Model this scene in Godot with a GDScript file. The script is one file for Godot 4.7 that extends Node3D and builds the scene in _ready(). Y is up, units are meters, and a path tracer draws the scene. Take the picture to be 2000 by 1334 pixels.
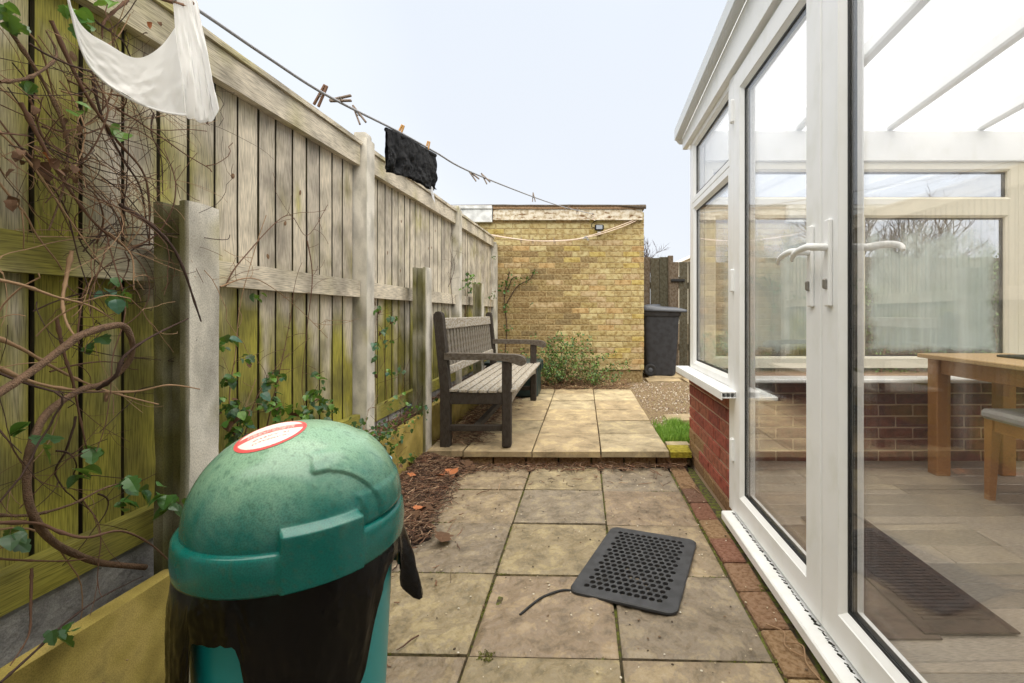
extends Node3D
# A narrow back yard: fence with dry climbers, dustbin, bench on a raised patio, brick outbuilding, lean-to conservatory.
# X to the right, Y up, distances in front of the camera are written Z and become -z.

const F := 920.0            # focal length in photo pixels
const VX := 1140.0          # vanishing point of the yard's long axis in the photo
const VY := 612.0
var M := {}
var T := {}
var counts := {}
var meshes := {}
var rng := RandomNumberGenerator.new()
var nz := FastNoiseLite.new()

class MB:
	var v := PackedVector3Array()
	var n := PackedVector3Array()
	var uv := PackedVector2Array()
	var c := PackedColorArray()
	var idx := PackedInt32Array()
	var col := Color(1, 1, 1)
	func put(p: Vector3, nn: Vector3, u := Vector2.ZERO) -> void:
		v.append(p); n.append(nn); uv.append(u); c.append(col)
	func tri(a: Vector3, b: Vector3, d: Vector3) -> void:
		var nn := (b - a).cross(d - a).normalized()
		var k := v.size()
		put(a, nn); put(b, nn); put(d, nn)
		idx.append_array([k, k + 2, k + 1])
	func quad(a: Vector3, b: Vector3, d: Vector3, e: Vector3, uvs := []) -> void:
		var nn := (d - a).cross(e - b).normalized()
		var k := v.size()
		if uvs.is_empty():
			put(a, nn); put(b, nn); put(d, nn); put(e, nn)
		else:
			put(a, nn, uvs[0]); put(b, nn, uvs[1]); put(d, nn, uvs[2]); put(e, nn, uvs[3])
		idx.append_array([k, k + 2, k + 1, k, k + 3, k + 2])
	func out(pts: Array, mid: Vector3) -> void:
		var cen := Vector3.ZERO
		for p in pts: cen += p
		cen /= pts.size()
		var nn: Vector3 = (pts[1] - pts[0]).cross(pts[2] - pts[0])
		if nn.dot(cen - mid) < 0.0: pts.reverse()
		if pts.size() == 3: tri(pts[0], pts[1], pts[2])
		else: quad(pts[0], pts[1], pts[2], pts[3])
	# box with chamfered edges; wob moves its corners a little
	func box(xf: Transform3D, size: Vector3, b := 0.003, wob := 0.0, r: RandomNumberGenerator = null) -> void:
		var h := size / 2.0
		b = minf(b, minf(h.x, minf(h.y, h.z)) * 0.6)
		var P := {}
		for sx in [-1, 1]:
			for sy in [-1, 1]:
				for sz in [-1, 1]:
					var j := Vector3.ZERO
					if wob > 0.0: j = Vector3(r.randf_range(-wob, wob), r.randf_range(-wob, wob), r.randf_range(-wob, wob))
					var s := Vector3(sx, sy, sz)
					P[[sx, sy, sz, 0]] = xf * (Vector3(h.x, h.y - b, h.z - b) * s + j)
					P[[sx, sy, sz, 1]] = xf * (Vector3(h.x - b, h.y, h.z - b) * s + j)
					P[[sx, sy, sz, 2]] = xf * (Vector3(h.x - b, h.y - b, h.z) * s + j)
		var mid := xf.origin
		for s in [-1, 1]:
			out([P[[s, -1, -1, 0]], P[[s, 1, -1, 0]], P[[s, 1, 1, 0]], P[[s, -1, 1, 0]]], mid)
			out([P[[-1, s, -1, 1]], P[[1, s, -1, 1]], P[[1, s, 1, 1]], P[[-1, s, 1, 1]]], mid)
			out([P[[-1, -1, s, 2]], P[[1, -1, s, 2]], P[[1, 1, s, 2]], P[[-1, 1, s, 2]]], mid)
			for q in [-1, 1]:
				out([P[[s, q, -1, 0]], P[[s, q, 1, 0]], P[[s, q, 1, 1]], P[[s, q, -1, 1]]], mid)
				out([P[[s, -1, q, 0]], P[[s, 1, q, 0]], P[[s, 1, q, 2]], P[[s, -1, q, 2]]], mid)
				out([P[[-1, s, q, 1]], P[[1, s, q, 1]], P[[1, s, q, 2]], P[[-1, s, q, 2]]], mid)
				for w in [-1, 1]:
					out([P[[s, q, w, 0]], P[[s, q, w, 1]], P[[s, q, w, 2]]], mid)
	func slab(lo: Vector3, hi: Vector3, b := 0.003) -> void:
		box(Transform3D(Basis(), (lo + hi) / 2.0), (hi - lo).abs(), b)
	# smooth sheet over rows of points
	func grid(P: Array, wrap := false, cols := [], uvs := false) -> void:
		var rows := P.size()
		var w: int = P[0].size()
		var k := v.size()
		for i in rows:
			for j in w:
				var jl := j - 1 if j > 0 else (w - 2 if wrap else 0)
				var jr := j + 1 if j < w - 1 else (1 if wrap else w - 1)
				var du: Vector3 = P[i][jr] - P[i][jl]
				var dv: Vector3 = P[mini(i + 1, rows - 1)][j] - P[maxi(i - 1, 0)][j]
				var nn := du.cross(dv)
				nn = nn.normalized() if nn.length() > 1e-14 else Vector3.UP
				if not cols.is_empty(): col = cols[i][j]
				put(P[i][j], nn, Vector2(float(j) / (w - 1), float(i) / (rows - 1)) if uvs else Vector2.ZERO)
		for i in rows - 1:
			for j in w - 1:
				var a := k + i * w + j
				idx.append_array([a, a + w, a + 1, a + 1, a + w, a + w + 1])
	func tube(pts: Array, rad: Array, sides := 6) -> void:
		var rows := []
		var prev := Vector3.ZERO
		for i in pts.size():
			var d: Vector3 = (pts[mini(i + 1, pts.size() - 1)] - pts[maxi(i - 1, 0)]).normalized()
			if i == 0:
				prev = d.cross(Vector3.UP)
				if prev.length() < 0.1: prev = d.cross(Vector3.RIGHT)
			var a := (prev - d * prev.dot(d)).normalized()
			prev = a
			var b := d.cross(a)
			var row := PackedVector3Array()
			var r: float = rad[i] if i < rad.size() else rad[-1]
			for s in sides + 1:
				var t := TAU * s / sides
				row.append(pts[i] + (a * cos(t) + b * sin(t)) * r)
			rows.append(row)
		grid(rows, true)
		for e in [0, pts.size() - 1]:
			for s in sides:
				tri(pts[e], rows[e][s], rows[e][s + 1])
	func lathe(at: Vector3, prof: Array, sides := 32) -> void:
		var rows := []
		for p in prof:
			var row := PackedVector3Array()
			for s in sides + 1:
				var t := TAU * s / sides
				row.append(at + Vector3(cos(t) * p.x, p.y, sin(t) * p.x))
			rows.append(row)
		grid(rows, true)
	# a mitred frame: profile points are (inset from the outer edge, height along un)
	func frame(o: Vector3, ux: Vector3, uy: Vector3, un: Vector3, w: float, h: float, prof: Array) -> void:
		var loops := []
		for p in prof:
			var a: Vector3 = o + un * p.y
			loops.append([a + ux * p.x + uy * p.x, a + ux * (w - p.x) + uy * p.x, a + ux * (w - p.x) + uy * (h - p.x), a + ux * p.x + uy * (h - p.x)])
		for i in loops.size() - 1:
			for s in 4:
				quad(loops[i][s], loops[i][(s + 1) % 4], loops[i + 1][(s + 1) % 4], loops[i + 1][s])
	func done() -> ArrayMesh:
		var a := []
		a.resize(Mesh.ARRAY_MAX)
		a[Mesh.ARRAY_VERTEX] = v
		a[Mesh.ARRAY_NORMAL] = n
		a[Mesh.ARRAY_TEX_UV] = uv
		a[Mesh.ARRAY_COLOR] = c
		a[Mesh.ARRAY_INDEX] = idx
		var m := ArrayMesh.new()
		m.add_surface_from_arrays(Mesh.PRIMITIVE_TRIANGLES, a)
		return m

func W(x: float, y: float, z: float) -> Vector3:
	return Vector3(x, y, -z)

func px(x: float, y: float, z: float) -> Vector3:      # the point at distance z that the photo shows at pixel (x, y)
	return Vector3((x - VX) / F * z, 1.0 + (VY - y) / F * z, -z)

func pf(x: float, y: float, a: float) -> Vector3:      # the point of the upright plane X = -a behind pixel (x, y)
	return px(x, y, -a * F / (x - VX))

func curve(pts: Array, n: int) -> Array:
	var out := []
	var m := pts.size()
	for i in n + 1:
		var t := float(i) / n * (m - 1)
		var k := mini(int(t), m - 2)
		var f := t - k
		out.append(pts[k].cubic_interpolate(pts[k + 1], pts[maxi(k - 1, 0)], pts[mini(k + 2, m - 1)], f))
	return out

func numbered(s: String) -> String:
	counts[s] = counts.get(s, 0) + 1
	return s if counts[s] == 1 else "%s_%03d" % [s, counts[s] - 1]

func tag(o: Node3D, label: String, category := "", group := "", kind := "") -> Node3D:
	if label: o.set_meta("label", label)
	if category: o.set_meta("category", category)
	if group: o.set_meta("group", group)
	if kind: o.set_meta("kind", kind)
	return o

func thing(called: String, label: String, category: String, at := Vector3.ZERO, group := "", kind := "") -> Node3D:
	var o := Node3D.new()
	o.name = numbered(called)
	add_child(o)
	o.position = at
	return tag(o, label, category, group, kind)

func part(parent: Node3D, called: String, mesh: Mesh, m: Material, xf := Transform3D()) -> MeshInstance3D:
	var o := MeshInstance3D.new()
	o.name = called if parent != self else numbered(called)
	o.mesh = mesh
	o.material_override = m
	o.transform = xf
	parent.add_child(o, true)
	return o

func at(p: Vector3, turn := 0.0) -> Transform3D:
	return Transform3D(Basis(Vector3.UP, turn), p)

func bx(parent: Node3D, called: String, lo: Vector3, hi: Vector3, m: Material, b := 0.003) -> MeshInstance3D:
	var mid := (lo + hi) / 2.0
	var s := (hi - lo).abs()
	var key := [snappedf(s.x, 0.0005), snappedf(s.y, 0.0005), snappedf(s.z, 0.0005), b]
	if not meshes.has(key):
		var mb := MB.new()
		mb.box(Transform3D(), s, b)
		meshes[key] = mb.done()
	return part(parent, called, meshes[key], m, Transform3D(Basis(), mid))

func tex(called: String, freq: float, ramp: Array, kind := FastNoiseLite.TYPE_SIMPLEX_SMOOTH, oct := 4, size := 512, warp := 0.0, gain := 0.5) -> NoiseTexture2D:
	var f := FastNoiseLite.new()
	f.noise_type = kind
	f.frequency = freq
	f.fractal_octaves = oct
	f.fractal_gain = gain
	f.seed = hash(called) % 10000
	if warp > 0.0:
		f.domain_warp_enabled = true
		f.domain_warp_amplitude = warp
		f.domain_warp_frequency = freq * 2.0
	var t := NoiseTexture2D.new()
	t.width = size; t.height = size
	t.seamless = true
	t.noise = f
	if not ramp.is_empty():
		var g := Gradient.new()
		var offs := PackedFloat32Array()
		var cols := PackedColorArray()
		for p in ramp:
			offs.append(p[0]); cols.append(p[1] if p[1] is Color else Color(p[1], p[1], p[1]))
		g.offsets = offs; g.colors = cols
		t.color_ramp = g
	T[called] = t
	return t

# s: sRGB 0-255 colour; tx: texture name and repeats per metre; dt: a second, multiplied layer
func mat(called: String, s: Array, rough := 0.8, tx := "", sc := Vector3.ONE, dt := "", dsc := Vector3.ONE, bump := "", bh := 0.0) -> StandardMaterial3D:
	var m := StandardMaterial3D.new()
	m.resource_name = called
	m.albedo_color = Color(s[0] / 255.0, s[1] / 255.0, s[2] / 255.0)
	m.roughness = rough
	m.cull_mode = BaseMaterial3D.CULL_DISABLED
	if tx or bump:
		m.uv1_triplanar = true
		m.uv1_world_triplanar = true
		m.uv1_scale = sc
		m.uv1_triplanar_sharpness = 4.0
	if tx: m.albedo_texture = T[tx]
	if dt:
		m.detail_enabled = true
		m.detail_blend_mode = BaseMaterial3D.BLEND_MODE_MUL
		m.detail_albedo = T[dt]
		m.detail_uv_layer = BaseMaterial3D.DETAIL_UV_2
		m.uv2_triplanar = true
		m.uv2_world_triplanar = true
		m.uv2_scale = dsc
		m.uv2_triplanar_sharpness = 4.0
	if bump:
		m.heightmap_enabled = true
		m.heightmap_texture = T[bump]
		m.heightmap_scale = bh
	M[called] = m
	return m

func vc(m: StandardMaterial3D) -> StandardMaterial3D:
	m.vertex_color_use_as_albedo = true
	return m

func lin(r: float, g: float, b: float) -> Color:
	return Color(r / 255.0, g / 255.0, b / 255.0).srgb_to_linear()

func noise(p: Vector3, f: float) -> float:
	return nz.get_noise_3d(p.x * f, p.y * f, p.z * f)

func materials() -> void:
	nz.noise_type = FastNoiseLite.TYPE_SIMPLEX_SMOOTH
	nz.frequency = 1.0
	nz.fractal_octaves = 3
	nz.seed = 7
	tex("fine", 0.07, [[0.0, 0.76], [0.5, 0.92], [1.0, 1.0]], FastNoiseLite.TYPE_SIMPLEX, 6, 1024)
	tex("smudge", 0.006, [[0.0, Color(0.95, 0.95, 0.93)], [0.4, Color(0.985, 0.985, 0.98)], [1.0, Color(1, 1, 1)]], FastNoiseLite.TYPE_SIMPLEX, 7, 1024)
	tex("blotch", 0.01, [[0.0, 0.72], [0.35, 0.86], [0.6, 0.97], [1.0, 1.0]], FastNoiseLite.TYPE_SIMPLEX_SMOOTH, 5)
	tex("bump", 0.03, [], FastNoiseLite.TYPE_SIMPLEX, 6)
	tex("pits", 0.09, [[0.0, 0.0], [0.3, 0.8], [1.0, 1.0]], FastNoiseLite.TYPE_CELLULAR, 2)
	tex("grain", 0.06, [[0.0, 0.5], [0.3, 0.8], [0.6, 0.95], [0.85, 1.0], [1.0, 0.86]], FastNoiseLite.TYPE_SIMPLEX, 5, 1024, 0.0, 0.6)
	tex("stone", 0.004, [[0.0, Color(0.6, 0.57, 0.52)], [0.3, Color(0.76, 0.73, 0.67)], [0.45, Color(0.86, 0.82, 0.75)], [0.55, Color(0.84, 0.81, 0.77)], [0.7, Color(0.95, 0.91, 0.81)], [1.0, Color(1.0, 0.98, 0.94)]], FastNoiseLite.TYPE_SIMPLEX, 8, 1024, 0.0, 0.72)
	tex("specks", 0.21, [[0.0, 1.0], [0.66, 0.98], [0.8, 0.93], [0.88, 0.8], [1.0, 0.6]], FastNoiseLite.TYPE_SIMPLEX, 2, 1024)
	tex("grit", 0.12, [[0.0, Color(0.45, 0.4, 0.34)], [0.4, Color(0.75, 0.7, 0.62)], [0.62, Color(0.9, 0.86, 0.8)], [1.0, Color(1, 1, 1)]], FastNoiseLite.TYPE_SIMPLEX, 4, 1024)
	tex("soil", 0.03, [[0.0, Color(0.34, 0.29, 0.24)], [0.4, Color(0.55, 0.48, 0.4)], [0.6, Color(0.64, 0.57, 0.48)], [0.75, Color(0.56, 0.55, 0.38)], [1.0, Color(0.76, 0.69, 0.6)]], FastNoiseLite.TYPE_SIMPLEX, 6)
	tex("joint", 0.022, [[0.0, Color(0.2, 0.17, 0.12)], [0.45, Color(0.36, 0.32, 0.22)], [0.55, Color(0.36, 0.38, 0.16)], [0.75, Color(0.42, 0.45, 0.15)], [1.0, Color(0.55, 0.48, 0.36)]], FastNoiseLite.TYPE_SIMPLEX, 5)
	tex("lichen", 0.012, [[0.0, Color(0.62, 0.58, 0.36)], [0.35, Color(0.74, 0.69, 0.45)], [0.55, Color(0.8, 0.75, 0.5)], [0.75, Color(0.86, 0.8, 0.58)], [1.0, Color(0.72, 0.68, 0.5)]], FastNoiseLite.TYPE_SIMPLEX, 6)
	tex("peel", 0.018, [[0.0, Color(0.45, 0.36, 0.28)], [0.2, Color(0.62, 0.52, 0.42)], [0.24, Color(0.86, 0.84, 0.8)], [1.0, Color(0.95, 0.94, 0.92)]], FastNoiseLite.TYPE_SIMPLEX, 5)
	tex("grime", 0.014, [[0.0, Color(0.7, 0.64, 0.55)], [0.3, Color(0.85, 0.8, 0.72)], [0.55, Color(0.95, 0.93, 0.89)], [1.0, Color(1, 1, 1)]], FastNoiseLite.TYPE_SIMPLEX, 6, 1024)
	tex("weave", 0.25, [[0.0, 0.6], [1.0, 1.0]], FastNoiseLite.TYPE_CELLULAR, 1)
	vc(mat("fence_wood", [255, 255, 255], 0.85, "grain", Vector3(3.5, 0.16, 3.5), "blotch", Vector3(0.8, 0.8, 0.8), "grain", 0.05))
	vc(mat("rail_wood", [255, 255, 255], 0.85, "grain", Vector3(3.5, 3.5, 0.16), "blotch", Vector3(0.8, 0.8, 0.8), "grain", 0.05))
	vc(mat("post_concrete", [255, 255, 255], 0.9, "fine", Vector3(3, 2, 3), "blotch", Vector3(1.6, 0.8, 1.6), "bump", 0.06))
	vc(mat("painted", [255, 255, 255], 0.9, "fine", Vector3(3, 3, 3), "blotch", Vector3(1.5, 1.5, 1.5), "bump", 0.1))
	mat("knot", [128, 98, 70], 0.8, "fine", Vector3(9, 9, 9))
	mat("wall_panel", [232, 222, 176], 0.9, "lichen", Vector3(0.7, 0.7, 0.7), "fine", Vector3(3, 3, 3), "bump", 0.15)
	mat("gravel_board", [188, 186, 182], 0.9, "fine", Vector3(2.5, 2.5, 2.5), "blotch", Vector3(2.3, 2.3, 2.3), "bump", 0.2)
	var tints := [[168, 156, 138], [162, 150, 134], [170, 160, 136], [160, 152, 140], [166, 152, 136], [154, 145, 133]]
	for i in tints.size():
		var m := mat("slab%d" % i, tints[i], 0.6, "stone", Vector3(1.3, 1.3, 1.3), "specks", Vector3(2.4, 2.4, 2.4), "bump", 0.6)
		m.uv1_offset = Vector3(0.37 * i, 0.2, 0.61 * i)
	for i in 4:
		var m := mat("pale_slab%d" % i, [[196, 182, 154], [188, 174, 148], [198, 188, 164], [178, 168, 144]][i], 0.8, "stone", Vector3(0.8, 0.8, 0.8), "specks", Vector3(1.5, 1.5, 1.5), "bump", 0.2)
		m.uv1_offset = Vector3(0.43 * i, 0.1, 0.29 * i)
	mat("joint", [255, 255, 255], 1.0, "joint", Vector3(2.2, 2.2, 2.2), "fine", Vector3(8, 8, 8))
	mat("soil", [255, 255, 255], 1.0, "soil", Vector3(1.6, 1.6, 1.6), "grit", Vector3(5, 5, 5), "bump", 1.0)
	mat("far_ground", [120, 128, 92], 1.0, "blotch", Vector3(0.3, 0.3, 0.3))
	var eb := [[136, 98, 82], [146, 106, 88], [172, 152, 116], [122, 94, 80], [142, 114, 92], [152, 126, 98]]
	for i in eb.size():
		mat("edge_brick%d" % i, eb[i], 0.9, "grime", Vector3(3, 3, 3), "specks", Vector3(3, 3, 3), "bump", 0.35).uv1_offset = Vector3(0.2 * i, 0, 0.31 * i)
	var yb := [[204, 188, 138], [210, 196, 148], [206, 178, 130], [196, 180, 134], [206, 188, 120], [204, 184, 148], [212, 200, 154], [188, 172, 122]]
	for i in yb.size():
		mat("yellow_brick%d" % i, yb[i], 0.92, "grime", Vector3(0.8, 0.8, 0.8), "fine", Vector3(4, 4, 4), "bump", 0.3).uv1_offset = Vector3(0.11 * i, 0.07 * i, 0)
	var db := [[162, 144, 106], [172, 154, 110], [148, 131, 97], [178, 158, 118], [160, 139, 100]]
	for i in db.size():
		mat("dirty_brick%d" % i, db[i], 0.92, "grime", Vector3(1.3, 1.3, 1.3), "fine", Vector3(4, 4, 4), "bump", 0.35).uv1_offset = Vector3(0.11 * i, 0.07 * i, 0)
	var rb := [[176, 92, 74], [186, 100, 80], [164, 84, 70], [178, 108, 84], [158, 88, 74]]
	for i in rb.size():
		mat("red_brick%d" % i, rb[i], 0.9, "fine", Vector3(3, 3, 3), "blotch", Vector3(4, 4, 4), "bump", 0.25).uv1_offset = Vector3(0.2 * i, 0.13 * i, 0.3 * i)
	for i in 2:
		mat("damp_brick%d" % i, [[168, 138, 100], [156, 124, 92]][i], 0.9, "grime", Vector3(3, 3, 3), "fine", Vector3(5, 5, 5), "bump", 0.25)
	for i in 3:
		mat("shaded_room_brick%d" % i, [[132, 72, 58], [120, 64, 54], [142, 82, 64]][i], 0.85, "fine", Vector3(3, 3, 3), "blotch", Vector3(3, 3, 3), "bump", 0.2)  # darker copy of the red brick, indoor shade put into the colour
	mat("mortar", [194, 176, 136], 0.95, "grime", Vector3(2, 2, 2), "fine", Vector3(6, 6, 6), "bump", 0.3)
	mat("pink_mortar", [206, 176, 150], 0.95, "fine", Vector3(4, 4, 4))
	mat("upvc", [244, 245, 246], 0.32, "smudge", Vector3(0.9, 0.6, 0.9)).metallic_specular = 0.45
	mat("inner_frame", [230, 225, 208], 0.45)
	mat("grey_trim", [214, 218, 222], 0.4)
	mat("gasket", [24, 25, 26], 0.5)
	mat("dark", [18, 18, 18], 0.7)
	mat("sealant", [70, 74, 52], 0.95, "joint", Vector3(6, 6, 6))
	var g := mat("glass", [240, 248, 246], 0.0)
	g.transparency = BaseMaterial3D.TRANSPARENCY_ALPHA
	g.albedo_color.a = 0.006
	var rf := mat("roof_sheet", [250, 251, 252], 0.2)
	rf.transparency = BaseMaterial3D.TRANSPARENCY_ALPHA
	rf.albedo_color.a = 0.3
	rf.backlight_enabled = true
	rf.backlight = Color(0.9, 0.9, 0.9)
	mat("house_wall", [206, 196, 182], 0.9, "fine", Vector3(2, 2, 2))
	mat("cream", [236, 228, 208], 0.9)
	mat("roof_tile", [150, 120, 104], 0.9, "fine", Vector3(2, 2, 2))
	# bench
	mat("bench_dark", [64, 57, 51], 0.85, "grain", Vector3(3.5, 0.4, 3.5), "grime", Vector3(2, 1, 2), "grain", 0.1)
	mat("bench_arm", [104, 97, 90], 0.8, "grain", Vector3(0.4, 4, 4), "grime", Vector3(2, 2, 2), "grain", 0.1)
	mat("bench_grey", [188, 185, 180], 0.8, "grain", Vector3(4, 4, 0.3), "grime", Vector3(2.5, 2.5, 1.2), "grain", 0.12)
	mat("bench_slat", [140, 136, 130], 0.8, "grain", Vector3(4, 0.3, 4), "grime", Vector3(3, 1.5, 3), "grain", 0.12)
	# plastic and rubber
	vc(mat("teal_lid", [255, 255, 255], 0.24, "fine", Vector3(3, 3, 3)))
	mat("teal_body", [16, 142, 146], 0.35)
	mat("bag", [8, 8, 9], 0.25, "", Vector3.ONE).metallic_specular = 0.35
	mat("knob_blue", [150, 200, 224], 0.4)
	mat("wheelie", [52, 54, 60], 0.5, "blotch", Vector3(2, 2, 2))
	mat("wheelie_lid", [74, 78, 86], 0.45)
	mat("tyre", [34, 34, 36], 0.7)
	mat("rubber", [64, 65, 68], 0.62, "blotch", Vector3(3, 3, 3), "specks", Vector3(4, 4, 4))
	mat("cord", [40, 40, 40], 0.7)
	mat("green_box", [36, 56, 55], 0.5, "blotch", Vector3(3, 3, 3))
	mat("cable", [150, 152, 158], 0.6)
	mat("string", [226, 206, 190], 0.8)
	mat("peg_grey", [150, 134, 122], 0.85, "fine", Vector3(20, 20, 20))
	mat("peg_brown", [146, 112, 92], 0.85, "fine", Vector3(20, 20, 20))
	mat("peg_new", [214, 164, 96], 0.7, "fine", Vector3(20, 20, 20))
	mat("wire", [150, 146, 140], 0.4).metallic = 0.7
	var wc := mat("white_cloth", [248, 248, 248], 0.9)
	wc.backlight_enabled = true; wc.backlight = Color(0.8, 0.8, 0.8)
	mat("black_cloth", [34, 36, 42], 0.95, "weave", Vector3(25, 25, 25), "", Vector3.ONE, "weave", 0.15)
	mat("cloth_label", [225, 228, 235], 0.8)
	# plants
	mat("bark", [142, 112, 88], 0.9, "grain", Vector3(14, 14, 14), "blotch", Vector3(6, 6, 6), "bump", 0.3)
	mat("twig_brown", [112, 82, 64], 0.9, "fine", Vector3(9, 9, 9))
	mat("twig_tan", [168, 136, 104], 0.9, "fine", Vector3(9, 9, 9))
	mat("twig_dark", [72, 52, 44], 0.9, "fine", Vector3(9, 9, 9))
	for k in [["leaf_dark", [40, 72, 40]], ["leaf_mid", [58, 98, 44]], ["leaf_bright", [88, 126, 50]], ["leaf_blue", [48, 88, 70]]]:
		var m := mat(k[0], k[1], 0.4)
		m.backlight_enabled = true; m.backlight = Color(0.35, 0.45, 0.15)
	mat("leaf_dead", [104, 76, 54], 0.9, "fine", Vector3(12, 12, 12))
	mat("leaf_orange", [196, 122, 78], 0.85, "fine", Vector3(12, 12, 12))
	var lf := vc(mat("foliage", [255, 255, 255], 0.5))
	lf.backlight_enabled = true; lf.backlight = Color(0.3, 0.4, 0.12)
	vc(mat("litter", [255, 255, 255], 0.95))
	vc(mat("stones", [255, 255, 255], 0.9))
	# indoors
	for i in 4:
		mat("plank%d" % i, [[160, 149, 135], [146, 137, 124], [168, 157, 142], [136, 128, 117]][i], 0.32, "grain", Vector3(0.4, 4, 5)).uv1_offset = Vector3(0.3 * i, 0, 0.17 * i)
	mat("oak", [184, 128, 70], 0.5, "grain", Vector3(6, 0.8, 6))
	mat("oak_top", [208, 172, 122], 0.45, "grain", Vector3(6, 6, 0.8))
	mat("seat_cloth", [222, 217, 208], 0.9, "weave", Vector3(10, 10, 10))
	mat("mat_dark", [96, 70, 58], 0.98, "weave", Vector3(9, 9, 9), "blotch", Vector3(3, 3, 3), "weave", 0.4)
	mat("mat_light", [118, 96, 84], 0.98, "weave", Vector3(9, 9, 9), "blotch", Vector3(3, 3, 3))
	# back fence
	for i in 4:
		mat("old_board%d" % i, [[116, 107, 95], [98, 95, 82], [122, 111, 100], [90, 89, 76]][i], 0.95, "grain", Vector3(3, 0.25, 3), "grime", Vector3(1.4, 1.0, 1.4), "grain", 0.2).uv1_offset = Vector3(0.21 * i, 0.4 * i, 0)

func _ready() -> void:
	var cam := Camera3D.new()
	cam.name = "camera"
	cam.projection = Camera3D.PROJECTION_FRUSTUM
	cam.near = 0.1
	cam.far = 400.0
	cam.size = 0.1 * 1334.0 / F
	cam.frustum_offset = Vector2((1000.0 - VX) / F, (VY - 667.0) / F) * 0.1
	add_child(cam)
	cam.position = Vector3(0, 1, 0)
	cam.current = true
	var env := Environment.new()
	env.background_mode = Environment.BG_SKY
	var sm := ProceduralSkyMaterial.new()
	sm.sky_top_color = Color8(224, 232, 243)
	sm.sky_horizon_color = Color8(230, 235, 242)
	sm.sky_curve = 0.3
	sm.ground_bottom_color = Color8(120, 116, 106)
	sm.ground_horizon_color = Color8(200, 204, 208)
	sm.sun_angle_max = 0.0
	var cl := tex("clouds", 0.005, [[0.0, 0.0], [0.35, 0.06], [0.6, 0.22], [1.0, 0.34]], FastNoiseLite.TYPE_SIMPLEX_SMOOTH, 4, 1024)
	cl.height = 512
	sm.sky_cover = cl
	sm.sky_cover_modulate = Color(1, 1, 1, 1)
	var sky := Sky.new()
	sky.sky_material = sm
	env.sky = sky
	env.background_energy_multiplier = 0.25
	env.tonemap_mode = Environment.TONE_MAPPER_LINEAR
	env.tonemap_exposure = 4.45
	env.sdfgi_enabled = true
	env.ssao_enabled = true
	env.ssil_enabled = true
	var we := WorldEnvironment.new()
	we.name = "environment"
	we.environment = env
	add_child(we)
	var sun := DirectionalLight3D.new()
	sun.name = "sun"
	sun.light_energy = 0.5
	sun.light_angular_distance = 95.0
	sun.light_color = Color(1.0, 0.965, 0.9)
	sun.shadow_enabled = true
	sun.sky_mode = DirectionalLight3D.SKY_MODE_LIGHT_ONLY
	add_child(sun)
	sun.rotation_degrees = Vector3(-70, 20, 0)
	rng.seed = 12
	materials()
	ground()
	patio()
	retaining_wall()
	fence()
	outbuilding()
	conservatory()
	house()
	room_things()
	back_of_yard()
	bench()
	dustbin()
	door_mat()
	washing()
	climber()
	ivy()
	litter()
	shrub()

func ground() -> void:
	var mb := MB.new()
	mb.quad(W(-90, -0.06, -40), W(90, -0.06, -40), W(90, -0.06, 160), W(-90, -0.06, 160))
	tag(part(self, "ground", mb.done(), M.far_ground), "", "", "", "structure")
	# higher garden level behind the step
	mb = MB.new()
	var rows := []
	for i in 40:
		var row := PackedVector3Array()
		for j in 40:
			var x := -3.0 + 8.0 * j / 39.0
			var z := 3.24 + 9.0 * pow(i / 39.0, 1.3)
			row.append(W(x, 0.075 + 0.012 * noise(Vector3(x, 0, z), 3.0), z))
		rows.append(row)
	mb.grid(rows)
	mb.quad(W(-3, -0.05, 3.24), W(5, -0.05, 3.24), W(5, 0.075, 3.24), W(-3, 0.075, 3.24))
	mb.quad(W(5, 0.07, 3.24), W(60, 0.07, 3.24), W(60, 0.07, 90), W(5, 0.07, 90))
	mb.quad(W(-3, 0.07, 12.24), W(5, 0.07, 12.24), W(5, 0.07, 90), W(-3, 0.07, 90))
	tag(part(self, "garden_soil", mb.done(), M.soil), "", "", "", "structure")

# a riven paving slab between four corners (given on its top, anticlockwise from above)
func riven(p: Array, thick: float, n: int, seed_at: float, amp := 0.006) -> ArrayMesh:
	var mb := MB.new()
	var rows := []
	for i in n + 1:
		var row := PackedVector3Array()
		for j in n + 1:
			var u := float(j) / n
			var v := float(i) / n
			u = 0.5 - 0.5 * cos(u * PI) * (0.35 + 0.65 * absf(cos(u * PI)))  if false else u
			var q: Vector3 = p[0].lerp(p[1], u).lerp(p[3].lerp(p[2], u), v)
			var s := Vector3(q.x, seed_at, q.z)
			var w := noise(s, 3.2) + 0.35 * noise(s + Vector3(9, 0, 3), 9.0)
			var st := w * 3.5
			var ter := floorf(st) + smoothstep(0.72, 1.0, st - floorf(st))
			var h := amp * (0.55 * ter + 0.8 * w) + 0.0006 * noise(s, 40.0)
			var e := minf(minf(u, 1 - u), minf(v, 1 - v))
			h = h * smoothstep(0.0, 0.07, e) - 0.005 * (1.0 - smoothstep(0.0, 0.025 + 0.01 * noise(s, 12.0), e))
			row.append(q + Vector3(0, h, 0))
		rows.append(row)
	mb.grid(rows)
	var d := Vector3(0, -thick, 0)
	var last := rows.size() - 1
	for k in n:
		for pr in [[rows[0][k], rows[0][k + 1]], [rows[last][k + 1], rows[last][k]], [rows[k + 1][0], rows[k][0]], [rows[k][n], rows[k + 1][n]]]:
			mb.quad(pr[0], pr[1], Vector3(pr[1].x, p[0].y - thick, pr[1].z), Vector3(pr[0].x, p[0].y - thick, pr[0].z))
	return mb.done()

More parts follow.
